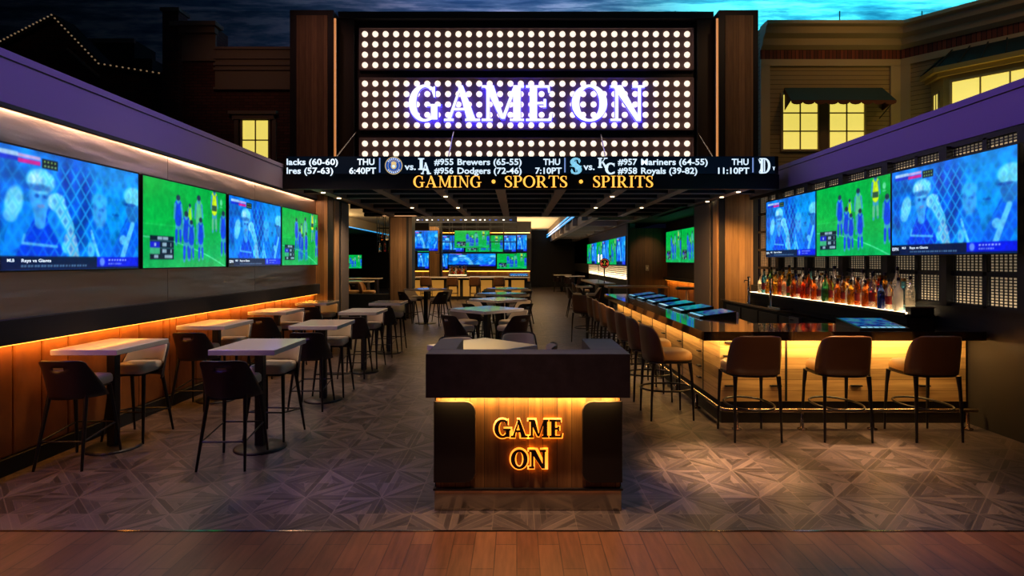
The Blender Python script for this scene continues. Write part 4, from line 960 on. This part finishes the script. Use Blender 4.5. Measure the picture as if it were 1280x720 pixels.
for i, (x, y) in enumerate(((2.65, 34), (3.1, 31.2))):
    q = copy_tree(tq); q.location = (x, y, 0); q.rotation_euler = (0, 0, 0); q.scale = (1.3, 1, 1.0); q['group'] = 'high tables in the right aisle'; q['label'] = ('white high table against the far dark wall, left of two', 'white high table by the far aisle wall, right of two')[i]
    for k in range(2): place(st, us, (x-.3+.6*k, y-.6, 0), 0, 'stool at the far %s white high table, %s one' % (('left', 'right')[i], ('left', 'right')[k]), 'stools in the right aisle')
rt = empty('round_pub_table', (4.75, 16.2, 0), label='round dark topped table on a pale post in the niche behind the bar', cat='table')
MB().lathe([(.30, 1.0), (.31, 1.02), (.31, 1.05), (.29, 1.06)], 24).build('tabletop', M['black'], rt); MB().lathe([(.04, .02), (.035, 1.0)], 12).build('post', M['cream'], rt); MB().lathe([(.22, 0), (.22, .015), (.04, .03)], 20).build('base', M['black'], rt)
# ---- pillar and low wall on the left
pl = empty('wood_pillar', (PX(498, 18), 18, 0), label='wood clad pillar with a pale edge, left of the rear bar', cat='pillar')
box('core', -.3, .42, .03, .55, 0, 3.9, M['frame'], pl); box('wood_face', -.25, .24, 0, .03, 0, 3.15, M['wood_face'], pl); box('edge_panel', .32, .42, -.01, .03, 0, 3.15, M['taupe'], pl)
S('wall_low', -6.5, PX(486, 18), 18.05, 18.2, 0, .76, M['matte'])
hr = empty('hanging_bottle_rack', (PX(481, 19.5), 19.5, 0), label='black hanging bottle rack left of the wood pillar', cat='bottle rack')
z0, z1 = PZ(315, 19.5), 3.6
def cage(parent, x0, x1, y0, y1, zs, zt, nx=2):
    mb = MB(); r = .012
    for i in range(nx+1):
        x = x0+(x1-x0)*i/nx
        for y in (y0, y1): mb.box(x-r, x+r, y-r, y+r, zs[0], zt)
    for z in zs:
        for y in (y0, y1): mb.box(x0, x1, y-r, y+r, z-r, z+r)
        for x in (x0, x1): mb.box(x-r, x+r, y0, y1, z-r, z+r)
    mb.build('frame', M['black'], parent)
    for z in zs[:-1]: MB().box(x0, x1, y0, y1, z-.004, z+.004).build('shelf', M['glassdark'], parent)
cage(hr, -.22, .2, -.15, .15, [z0, z0+.38, z0+.8], z1)
for i in range(5): bott(i, ('clear', 'amber', 'red', 'clear', 'gold')[i], i % 4, PX(481, 19.5)-.16+.08*i, 19.5, z0+.005+(.38 if i % 2 else 0), 1., '%s bottle in the hanging rack left of the wood pillar, %s from its left post' % (('clear', 'amber', 'red', 'clear', 'gold')[i], words[i]), 'bottles in the hanging racks')
# left dining area furniture
lc = empty('community_table', (-7.2, 22.5, 0), label='white topped long table in the dim left dining area behind the low wall', cat='table')
box('tabletop', -1.4, 1.6, -.35, .35, .97, 1.02, M['white'], lc, .006)
for x in (-1.2, 1.4): box('leg', x-.05, x+.05, -.2, .2, 0, .97, M['black'], lc)
lc2 = copy_tree(lc); lc2.location = (-7.8, 26.5, 0); lc2['label'] = 'second white long table further back in the dim left dining area'; 
for i, (x, y, r_) in enumerate(((-8.2, 21.9, 0), (-7.5, 21.9, 0), (-6.8, 21.9, 0), (-6.1, 21.9, 0), (-8.6, 25.9, 0), (-7.9, 25.9, 0), (-7.2, 25.9, 0))):
    place(st, us, (x, y, 0), r_, 'stool in the left dining area at the %s long table, %s from the left' % (('first', 'second')[i > 3], ordn[i if i < 4 else i-4]), 'stools in the left dining area')
for i, x in enumerate((-5.75, -5.2)):
    place(bc, ub_, (x, 20.2, 0), -PI/2, 'brown leather stool left of the wood pillar, %s' % ('turned side-on' , 'nearest the pillar')[i], 'leather stools in the left dining area')
o = place(tvD, ud, (PX(441, 34), 34, PZ(327, 34)), 0, 'small television with a green and blue picture far back in the left dining area', None); o.scale = (.56, 1, .75)
# ---- rear bar island, screens and hanging frame
YR = 27
rb = empty('rear_bar', (-2.1, YR, 0), label='rear bar counter with glowing cream panels across the back of the room', cat='bar')
box('counter_top', -2.8, 2.7, -.3, .7, 1.0, 1.06, M['white'], rb, .006); box('body', -2.7, 2.6, 0, .5, 0, 1.0, M['matte'], rb)
M['creamglow'] = mat('lit cream panel', '#6a4c28', .5, emit='#e8a040', es=.4)
for k in range(7): box('glowing_panel', -2.65+k*.75, -2.05+k*.75, -.02, 0, .15, .9, M['creamglow'], rb)
for i, x in enumerate((533, 566, 594, 624)):
    place(bc, ub_, (PX(x, 26.2), 26.2, 0), 0, 'brown leather stool at the rear bar, %s from the left' % ordn[i], 'leather stools at the rear bar')
S('wall_rear_bar', PX(511, 31), PX(664, 31), 31, 31.3, 0, 3.9, M['matte'])
rl = empty('lit_wood_panel', (-2.2, 30.95, 0), label='orange lit wood band under the rear bar screens', cat='wall panelling')
box('panel', -3.5, 2.9, -.03, 0, .7, PZ(339.5, 31), M['wood_warm'], rl); box('light_strip', -3.5, 2.9, -.06, -.03, PZ(339.5, 31), PZ(338.5, 31), M['ledo'], rl); box('upper_light_strip', -3.5, 2.9, -.06, -.03, PZ(291.5, 31), PZ(290.7, 31), M['ledo'], rl)
def ptv(f, xa, xb, ya, yb, Y, lab):
    o = place((tvC, tvD)[f], (uc, ud)[f], (PX((xa+xb)/2, Y), Y, PZ((ya+yb)/2, Y)), 0, lab, 'screens of the rear bar'); o.scale = ((xb-xa)*Y/F/1.88, 1, (yb-ya)*Y/F/1.07)
ptv(0, 560, 620, 316, 333, 30.9, 'wide baseball screen low in the middle of the rear bar wall')
ptv(1, 621, 658.5, 316, 336, 30.9, 'bright green soccer screen low at the right of the rear bar wall')
ptv(0, 522, 536, 316, 336, 30.9, 'narrow blue screen low at the left of the rear bar wall')
ptv(0, 551, 559.5, 316, 336, 30.9, 'sliver of a blue screen low beside the rear bar pillar')
ptv(1, 522, 537, 296, 315, 30.9, 'green screen mostly behind the hanging baseball screen')
ptv(0, 550, 580, 294, 315, 30.9, 'blue screen high on the rear bar wall beside the pillar')
ptv(1, 581, 629, 294, 315, 30.9, 'green soccer screen high on the rear bar wall behind the hanging one')
ptv(0, 629.5, 645, 294, 315, 30.9, 'blue screen high on the rear bar wall behind the bottle frame')
ptv(0, 646, 658.5, 293.5, 314.5, 30.9, 'narrow blue screen high at the right end of the rear bar wall')
ptv(0, 514, 547.5, 288, 314, 26.4, 'hanging baseball screen left over the rear bar')
ptv(1, 568, 612, 288, 310, 26.4, 'hanging soccer screen in the middle over the rear bar')
rp = empty('bar_pillar', (PX(543, 28.2), 28.2, 0), label='short wood pillar rising through the rear bar', cat='pillar'); box('wood_face', -.24, .24, 0, .06, 1.0, PZ(283, 28), M['wood_face'], rp); box('core', -.28, .34, .06, .5, 0, 3.9, M['frame'], rp)
hf = empty('screen_rack', (PX(600, 26.6), 26.6, 0), label='black hanging frame carrying the screens over the rear bar', cat='hanging rack')
cage(hf, PX(545, 26.6)-PX(600, 26.6), PX(646, 26.6)-PX(600, 26.6), 0, 1.2, [PZ(316.5, 26.6), PZ(302, 26.6), PZ(283, 26.6)], 3.9, 6)
t2 = empty('score_ticker', (PX(580, 26.3), 26.3, 0), label='narrow score ticker high over the rear bar', cat='ticker screen')
box('casing', -2.4, 2.4, 0, .1, PZ(278, 26.3), PZ(271, 26.3), M['tickpanel'], t2)
mb = MB(); random.seed(3); x = -2.3
while x < 2.3: w = random.uniform(.03, .12); mb.box(x, x+w, -.01, -.002, PZ(275.6, 26.3), PZ(274.2, 26.3), 0 if random.random() < .7 else 1); x += w+random.uniform(.02, .25)
mb.build('lit_marks', [M['tick'], M['tickblue']], t2)
br = empty('bottle_stand', (PX(572, 27.3), 27.3, 1.06), label='small stepped bottle stand on the rear bar counter', cat='stand'); box('step', -.42, .42, -.1, .1, 0, .06, M['black'], br); box('step_back', -.42, .42, .1, .3, 0, .2, M['black'], br); box('light', -.42, .42, -.1, .1, .06, .07, M['shelfglow'], br)
for i in range(18):
    kd = ('clear', 'gold', 'green', 'clear', 'amber', 'red')[i % 6]
    bott(i, kd, i % 4, PX(572, 27.3)-.38+.095*(i % 9), 27.3 + (.2 if i > 8 else 0), 1.135 + (.13 if i > 8 else 0), 1.05, '%s bottle on the rear bar stand, %s row, %s from the left' % (kd, ('front', 'back')[i > 8], words[i % 9]), 'bottles on the rear bar')
gs = MB().box(-.9, .9, -.2, .2, 0, .015).build('glass_rack_tray', mat('pale tray', '#d8e0e0', .3)); gs.location = (-1.3, 27.25, 1.06); tag(gs, 'pale tray of glassware on the rear bar counter', 'tray')
tu = copy_tree(tm); tu.location = (.1, 27.2, 1.06); tu.rotation_euler = (0, 0, 0); tu.scale = (1.7, 1, 1.6); tu['label'] = 'green blue gaming terminal at the right end of the rear bar'; tu['group'] = 'rear bar terminals'

# ================================================================== THE TOWN FACADES ABOVE THE WALLS
S('ceiling_sky', -30, 30, 2, 19.2, 10, 10.1, M['sky'])
S('wall_sky', -30, 30, 19.05, 19.2, 4.1, 10, M['sky'])
sm = MB()
for x in (7.9, 10.6, 13.3, 16, 5.2): sm.box(x-.012, x+.012, 19.03, 19.05, 7, 10)
sm.build('trim_12', M['black'], kind='structure')
# right, facing part
YB = 14.0
fb = empty('shop_facade', (5.87, YB, 0), label='cream clapboard shop facade with green awning above the right wall', cat='building')
X1 = 9.25-5.87
def cornice(parent, x0, x1, zt=7.44):
    mb = MB(); prof = [(0, zt), (-.42, zt), (-.42, zt-.08), (-.34, zt-.12), (-.30, zt-.26), (-.18, zt-.34), (-.14, zt-.48), (-.04, zt-.56), (0, zt-.56)]
    mb.prism(prof, lambda p: (x0, p[0], p[1]), lambda p: (x1, p[0], p[1])); mb.build('cornice', M['molding'], parent)
    box('brick_course', x0, x1, -.03, .02, zt-.79, zt-.56, M['soldier'], parent); box('frieze', x0, x1, -.05, .02, zt-.95, zt-.79, M['molding'], parent)
box('siding_wall', 0, X1, 0, .3, 3.4, 7.4, M['siding'], fb); cornice(fb, 0, X1)
box('pilaster', 0, .22, -.05, 0, 3.4, 6.5, M['molding'], fb); box('pilaster', X1-.25, X1, -.05, 0, 3.4, 6.5, M['molding'], fb)
M['curtain'] = M['winlit']
def window(parent, x0, x1, z0, z1, nx, nz, y=0):
    w = .05; f = MB(); f.box(x0-w, x1+w, y-.05, y, z1, z1+w); f.box(x0-w, x1+w, y-.06, y, z0-w, z0); f.box(x0-w, x0, y-.05, y, z0, z1); f.box(x1, x1+w, y-.05, y, z0, z1)
    for i in range(1, nx): x = x0+(x1-x0)*i/nx; f.box(x-.015, x+.015, y-.04, y, z0, z1)
    for i in range(1, nz): z = z0+(z1-z0)*i/nz; f.box(x0, x1, y-.04, y, z-.015, z+.015)
    o = f.build('window', M['molding'], parent)
    MB().box(x0, x1, y-.02, y-.01, z0, z1).build('pane', M['winlit'], o); return o
for (a, b) in ((978, 1021), (1036, 1079)): window(fb, PX(a, YB)-5.87, PX(b, YB)-5.87, PZ(187, YB), PZ(119, YB), 2, 3)
box('window_post', PX(1023, YB)-5.87, PX(1034, YB)-5.87, -.05, 0, 4.3, 5.9, M['taupe'], fb)
ax0, ax1 = PX(978, YB)-5.87, PX(1108, YB)-5.87; aw = MB(); za, zb_ = PZ(110, YB), PZ(126, YB-.5)
aw.add([(ax0+.05, 0, za), (ax1-.1, 0, za), (ax1-.12, -.55, zb_), (ax0-.05, -.55, zb_)], [(0, 1, 2, 3)], 0)
aw.add([(ax0+.05, 0, za), (ax0-.05, -.55, zb_), (ax0+.05, -.0, zb_-.1)], [(0, 1, 2)], 1); aw.add([(ax1-.1, 0, za), (ax1-.12, -.55, zb_), (ax1-.1, 0, zb_-.1)], [(0, 1, 2)], 1)
aw.build('awning', [M['awning'], M['awn2']], fb, thick=.012)
ns = 9; mb = MB(); L = ax1-.12-(ax0-.05)
for i in range(ns):
    x0 = ax0-.05+L*i/ns; w = L/ns
    P = [(x0, zb_), (x0+w, zb_)] + [(x0+w*(.5+.5*math.cos(k*PI/6)), zb_-.04-.06*math.sin(k*PI/6)) for k in range(7)]
    mb.py(P, -.56, -.55)
mb.build('awning_valance', M['awn2'], fb); MB().tube([(ax1-.2, -.05, zb_-.3), (ax1-.14, -.5, zb_)], .012, 6).build('awning_arm', M['black'], fb)
# right, angled part with bay window
an = math.atan2(-.747, .665)
fa = empty('shop_facade', (9.25, YB, 0), an, label='angled cream shop facade with a bay window, upper right corner', cat='building')
box('siding_wall', 0, 6, 0, .3, 3.4, 7.4, M['siding'], fa); cornice(fa, 0, 6); box('pilaster', 0, .22, -.05, 0, 3.4, 6.5, M['molding'], fa)
by = [(.62, 0), (.95, -.42), (2.75, -.42), (3.1, 0)]
MB().pz(by, 4.2, 5.95).build('bay_wall', mat('bay painted wood', '#b09a58', .7), fa)
mb = MB(); mb.pz([(.40, 0), (.80, -.58), (2.9, -.58), (3.3, 0)], 6.02, 6.13); mb.pz([(.5, 0), (.87, -.50), (2.83, -.50), (3.2, 0)], 5.92, 6.02); mb.build('bay_cornice', mat('bay cornice paint', '#b89c50', .6), fa)
rf = MB(); rf.add([(.42, 0, 6.13), (.82, -.56, 6.13), (2.88, -.56, 6.13), (3.28, 0, 6.13), (.95, 0, 6.55), (1.05, -.1, 6.55), (2.65, -.1, 6.55), (2.75, 0, 6.55)], [(0, 1, 5, 4), (1, 2, 6, 5), (2, 3, 7, 6), (4, 5, 6, 7)]); rfo = rf.build('bay_roof', M['roofmetal'], fa)
mb = MB()
for k in range(6): q = k/5; mb.tube([(.84+2.02*q, -.57, 6.14), (1.05+1.6*q, -.11, 6.58)], .016, 5)
mb.tube([(.42, 0, 6.14), (.95, 0, 6.56)], .016, 5); mb.build('roof_seam', M['roofmetal'], rfo)
window(fa, 1.12, 2.6, 4.5, 5.76, 3, 1, -.42)
w = MB().box(-.2, .2, -.02, 0, 4.45, 5.35)
sw = empty('side_window'); sw.parent = fa; sw.location = (.785, -.215, 0); sw.rotation_euler = (0, 0, math.atan2(-.42, .33))
wo = MB(); wo.box(-.12, .12, -.03, 0, 5.6, 5.65); wo.box(-.12, -.09, -.03, 0, 4.4, 5.65); wo.box(.09, .12, -.03, 0, 4.4, 5.65); wo.box(-.012, .012, -.03, 0, 4.4, 5.65); wo.build('window_frame', M['molding'], sw); MB().box(-.09, .09, -.015, -.005, 4.4, 5.6).build('pane', M['winlit'], sw)
# left buildings, dark
YL = 14.5
M['brickd'] = M['brick']; M['roofd'] = mat('dark shingle roof', '#1c1a1a', .85); M['mold2'] = mat('weathered stone molding', '#7a6858', .75)
gb = empty('gabled_building', (PX(100, 15), 15, 0), label='dark brick gabled building above the left wall, outlined with a string of small bulbs', cat='building')
gx = PX(100, 15); pts = [(PX(-15, 15)-gx, PZ(69, 15)), (PX(0, 15)-gx, PZ(62, 15)), (PX(72, 15)-gx, PZ(25, 15)), (PX(130, 15)-gx, PZ(85, 15)), (PX(212, 15)-gx, PZ(98, 15))]
MB().py([(pts[0][0], 0), (pts[-1][0], 0)] + pts[::-1], 0, .6).build('brick_front', M['brick'], gb)
rg = MB()
for a, b in zip(pts[:-1], pts[1:]): rg.add([(a[0], -.12, a[1]), (b[0], -.12, b[1]), (b[0], .6, b[1]), (a[0], .6, a[1]), (a[0], -.12, a[1]+.1), (b[0], -.12, b[1]+.1), (b[0], .6, b[1]+.1), (a[0], .6, a[1]+.1)], [(0, 3, 2, 1), (4, 5, 6, 7), (0, 1, 5, 4), (2, 3, 7, 6)])
rg.build('roof_edge', M['roofd'], gb)
MB().tube([(PX(85, 15)-gx, -.03, PZ(62, 15)), (PX(125, 15)-gx, -.03, PZ(97, 15))], .05, 4).build('gable_trim', M['mold2'], gb)
slg = empty('string_light', (gx, 14.8, 0), label='string of small bulbs along the roof edges of the dark gabled building', cat='string light')
M['tiny'] = mat('dim warm bulb', '#ffffff', .5, emit='#c8a070', es=.3); sb = None
path = [(p[0], p[1]+.05) for p in pts[1:]]; seg_n = (16, 14, 11)
MB().tube([(p[0], .03, p[1]+.02) for p in path], .006, 5).build('wire', M['black'], slg)
for (a, b, n) in zip(path[:-1], path[1:], seg_n):
    for i in range(n):
        t_ = i/n
        if sb is None: o = MB().lathe([(.004, -.022), (.022, -.01), (.022, .01), (.004, .022)], 8).build('bulb', M['tiny'], slg); sb = o.data
        else: o = bpy.data.objects.new('bulb', sb); COL.objects.link(o); o.parent = slg
        o.location = (a[0]+(b[0]-a[0])*t_, 0, a[1]+(b[1]-a[1])*t_)
hb = empty('dark_building', (PX(140, 17), 17, 0), label='dark flat roofed block behind the gabled building', cat='building')
hx = PX(140, 17); box('block', PX(85, 17)-hx, PX(168, 17)-hx, 0, 1, 4.02, PZ(50, 17), M['roofd'], hb); box('lower_block', PX(168, 17)-hx, PX(190, 17)-hx, 0, 1, 4.02, PZ(73, 17), M['roofd'], hb); box('parapet', PX(84, 17)-hx, PX(169, 17)-hx, -.06, .02, PZ(54, 17), PZ(49, 17), M['mold2'], hb)
bp_ = empty('brick_pier', (PX(213, 14.3), 14.3, 0), label='tall narrow dark brick pier between the gabled and the corniced buildings', cat='pier'); bx = PX(213, 14.3)
box('shaft', PX(203, 14.3)-bx, PX(223, 14.3)-bx, 0, .4, 3.2, PZ(14, 14.3), M['brick'], bp_); box('cap', PX(201, 14.3)-bx, PX(225, 14.3)-bx, -.05, .45, PZ(14, 14.3), PZ(10, 14.3), M['mold2'], bp_)
cb_ = empty('corniced_building', (PX(247, YL), YL, 0), label='narrow brick building with a pale cornice band beside the brick pier', cat='building'); cx_ = PX(247, YL)
box('brick_wall', PX(223, YL)-cx_, PX(270, YL)-cx_, 0, .6, 3.2, PZ(34, YL), M['brick'], cb_); box('entablature', PX(222, YL)-cx_, PX(271, YL)-cx_, -.06, 0, PZ(77, YL), PZ(36, YL), M['mold2'], cb_)
mb = MB(); mb.box(PX(220, YL)-cx_, PX(277, YL)-cx_, -.3, .1, PZ(37, YL), PZ(32, YL)); mb.box(PX(221, YL)-cx_, PX(273, YL)-cx_, -.18, 0, PZ(44, YL), PZ(37, YL)); mb.build('cornice', M['mold2'], cb_)
wb2 = empty('brick_building', (PX(316, YL), YL, 0), label='dark brick building with one lit yellow window, left of the marquee', cat='building'); wx = PX(316, YL)
box('brick_wall', PX(270, YL)-wx, PX(375, YL)-wx, 0, .6, 3.2, PZ(60, YL), M['brick'], wb2)
mb = MB(); mb.box(PX(270, YL)-wx, PX(375, YL)-wx, -.05, 0, PZ(114, YL), PZ(60, YL))
for ya in (60, 72, 80, 86, 110): mb.box(PX(269, YL)-wx, PX(375, YL)-wx, -.10, -.05, PZ(ya+3, YL), PZ(ya, YL))
mb.build('entablature', M['mold2'], wb2); window(wb2, PX(304, YL)-wx, PX(336, YL)-wx, PZ(200, YL), PZ(151, YL), 2, 2)
mb = MB(); mb.box(PX(288, YL)-wx, PX(348, YL)-wx, -.14, 0, PZ(144, YL), PZ(140, YL)); mb.box(PX(292, YL)-wx, PX(344, YL)-wx, -.09, 0, PZ(150, YL), PZ(144, YL)); mb.box(PX(294, YL)-wx, PX(299, YL)-wx, -.06, 0, PZ(200, YL), PZ(150, YL)); mb.box(PX(341, YL)-wx, PX(346, YL)-wx, -.06, 0, PZ(200, YL), PZ(150, YL)); mb.build('window_surround', M['mold2'], wb2)

# ================================================================== LIGHT
w = bpy.data.worlds.new('world'); SC.world = w; w.use_nodes = True
w.node_tree.nodes['Background'].inputs[0].default_value = lin('#2a3050'); w.node_tree.nodes['Background'].inputs[1].default_value = .05
# sky cove: cyan on the right, blue over the marquee
area((9.8, 17.2, 7.6), 8, 620, '#48dcf0', (PI*1.06, 0, 0), sy=1.2)
area((16, 15.5, 7.6), 6, 320, '#50dcf0', (PI, 0, 0), sy=1.5)
area((.5, 16.6, 7.4), 8, 180, '#98a0e8', (PI, 0, 0), sy=1.2)
area((-9, 17.8, 7.2), 5, 3, '#3050a0', (PI, 0, 0), sy=1.)
# purple wash on the two beams from added lamps high over the middle, no known fixture
def wash(loc, target, e, col, w, ln, spr):
    o = area(loc, w, e, col, sy=ln, spread=math.radians(spr)); d = Vector(target)-Vector(loc); o.rotation_euler = (0, math.atan2(-d.x, -d.z)*1, 0)
    return o
wash((-.6, 4.8, 6.6), (XL, 4.8, 3.3), 15, '#9a58ff', .3, 6, 34)
wash((1.0, 6, 6.6), (XR, 6, 3.3), 19, '#8844ff', .3, 8, 34); wash((-.6, 10, 6.6), (XL, 10, 3.3), 8, '#d09090', .3, 4, 34)
# added lamps under the left beam, for the glow mirrored in the steel
area((XL+.028, 8.0, 3.08), .03, 42, '#ffc498', (0, math.radians(-10), 0), sy=8.6)
area((XL+.028, 3.1, 3.08), .03, 26, '#7860ff', (0, math.radians(-10), 0), sy=1.8)
# ledge lamp over the leather padding
area((XL+.05, 7.3, 1.083), .03, 34, '#ffa840', (0, math.radians(10), 0), sy=9.9)
# bar lamps under the counter edge
area((3.55, 6.33, .945), 2.6, 30, '#ffc878', (math.radians(22), 0, 0), sy=.04)
area((2.17, 9.6, .945), .04, 60, '#ffc878', (0, math.radians(-22), 0), sy=6.6)
# warm ceiling spots over the floor in front of the bar and the podium, added floods over the left tables
spot((1.8, 5.4, 6.0), (1.78, 5.1, 0), 7000, '#ffc890', 15, 1.)
spot((3.3, 5.8, 6.0), (3.35, 5.45, 0), 4200, '#ffc890', 15, 1.); spot((2.6, 4.8, 6.0), (2.6, 4.6, 0), 1600, '#ffc898', 30, 1.)
spot((.1, 2.9, 6.0), (.2, 3.3, 0), 1200, '#ffc8a0', 34, 1.)
spot((1.2, 9.5, 3.0), (1.2, 9.5, 0), 320, '#ffd8b0', 90, 1.); 
spot((-2.4, 6.5, 6.5), (-2.6, 6.4, 0), 700, '#ffdcc0', 60, 1., .3)  # added flood lifting the dim left floor, as is the next
spot((-3.2, 10.4, 5.5), (-3.2, 9.8, 0), 600, '#ffdcc0', 60, 1., .3)
spot((-1.45, 4.5, 7), (-1.4, 4.6, 0), 800, '#a890ff', 13, 1., .2); spot((1.4, 4.5, 7), (1.35, 4.6, 0), 800, '#a890ff', 10, 1., .2)
spot((-.3, 11.9, 3.05), (-.3, 11.9, 0), 140, '#ffd0a0', 90, 1.); spot((-.3, 15.2, 3.05), (-.3, 15.2, 0), 50, '#ffd0a0', 90, 1.)
spot((1.9, 16, 3.05), (1.6, 17, 0), 50, '#ffc890', 90, 1.); spot((-2.6, 14.4, 3.05), (-2.6, 15, 0), 50, '#ffd0a0', 90, 1.)
spot((3.9, 11.2, 3.05), (4.75, 12.4, 1.4), 420, '#ffc070', 70, 1.); spot((-3.6, 11.4, 3.05), (-4.2, 12.4, 1.0), 80, '#ffc070', 70, 1.)
spot((3.5, 11.8, 3.05), (4.33, 13.2, 1.4), 120, '#ffc890', 80, 1.); spot((-3.1, 12.3, 3.05), (-3.93, 13.2, 1.2), 170, '#ffe0c0', 80, 1.)
# added fills from the camera side, then the rooms beyond
spot((3.2, 2.2, 5.5), (3.2, 6, .9), 120, '#ffb070', 45, 1., .3); spot((-.6, 1.8, 5), (-.4, 4.2, 1.0), 14, '#c8a0e0', 40, 1., .3)  # added fill lamps for the stool backs and the podium
area((-3, 24, 3.1), 5, 420, '#ffdca8', (PI, 0, 0), sy=8)
area((-8.5, 24, 3.0), 2, 200, '#ffdca8', (PI, math.radians(-20), 0), sy=6)
spot((-1.5, 20, 3.8), (-1.5, 20.5, 0), 160, '#ffd8b0', 110, 1.); spot((-2.2, 24.5, 3.8), (-2.2, 26, .5), 160, '#ffd8b0', 110, 1.)
spot((1.2, 22, 3.8), (1.3, 22, 0), 120, '#ffd0a0', 100, 1.); spot((1.2, 29, 3.8), (1.4, 30, 0), 160, '#ffd0a0', 110, 1.)
area((-3.5, 17.2, 3.1), 1, 10, '#ffc890', (math.radians(30), 0, 0))
area((3.93, 26.5, 1.13), .05, 60, '#ffdca8', (PI, math.radians(25), 0), sy=11)
spot((4.6, 19.6, 3.05), (4.6, 20.45, 1.4), 60, '#ffb870', 80, 1.)
spot((-7, 22, 3.8), (-7, 22.5, 0), 60, '#ffc890', 110, 1.)
area((.6, 33, 3.0), 2.5, 260, '#ffdca8', (PI, 0, 0), sy=9)
spot((-2.9, 16.4, 3.0), (-3.6, 18, 1.6), 90, '#ffd8a8', 70, 1.); spot((4.6, 17, 3.0), (5.3, 17.5, .6), 60, '#ffa040', 90, 1.)
area((5.2, 17.2, 1.12), .05, 22, '#ff9a30', (0, math.radians(10), 0), sy=6)
# facade lamps
spot((7.8, 10.5, 8.6), (7.6, 14, 6.2), 120, '#ffb860', 60, 1., .2)
spot((11.5, 9, 8.6), (10.8, 12.6, 6.4), 120, '#ffb860', 70, 1., .2)
area((9.25+.665*1.8-.747*.75, YB-.747*1.8-.665*.75, 4.4), 1.5, 8, '#ffe070', (math.radians(150), 0, an), sy=.3)
spot((-6.4, 11, 7.5), (-6.6, 14.5, 6.4), 40, '#ffb890', 60, 1., .2)
spot((-4.4, 9.5, 8.8), (-4.4, 12.4, 5.4), 80, '#ffb0a0', 50, 1., .2); spot((4.9, 9.5, 8.8), (4.8, 12.4, 5.4), 120, '#ffc088', 50, 1., .2)

# ================================================================== CAMERA
cam = bpy.data.cameras.new('camera'); co = bpy.data.objects.new('camera', cam); COL.objects.link(co)
co.location = (0, 0, H); co.rotation_euler = (PI/2, 0, 0)
cam.sensor_width = 36; cam.lens = F/1280*36; cam.shift_x = -(CX-640)/1280; cam.shift_y = (CY-360)/1280; cam.clip_end = 200
SC.camera = co
vs_ = SC.view_settings; vs_.view_transform = 'Standard'; vs_.look = 'None'; vs_.exposure = 0; vs_.gamma = 1; vs_.use_curve_mapping = False
SC.cycles.max_bounces = 6; SC.cycles.transmission_bounces = 4; SC.cycles.sample_clamp_indirect = 4; SC.cycles.blur_glossy = .5

for o in bpy.data.objects:
    if o.parent is None and 'label' in o and not (4 <= len(o['label'].split()) <= 16): print('LABEL', len(o['label'].split()), o['label'])
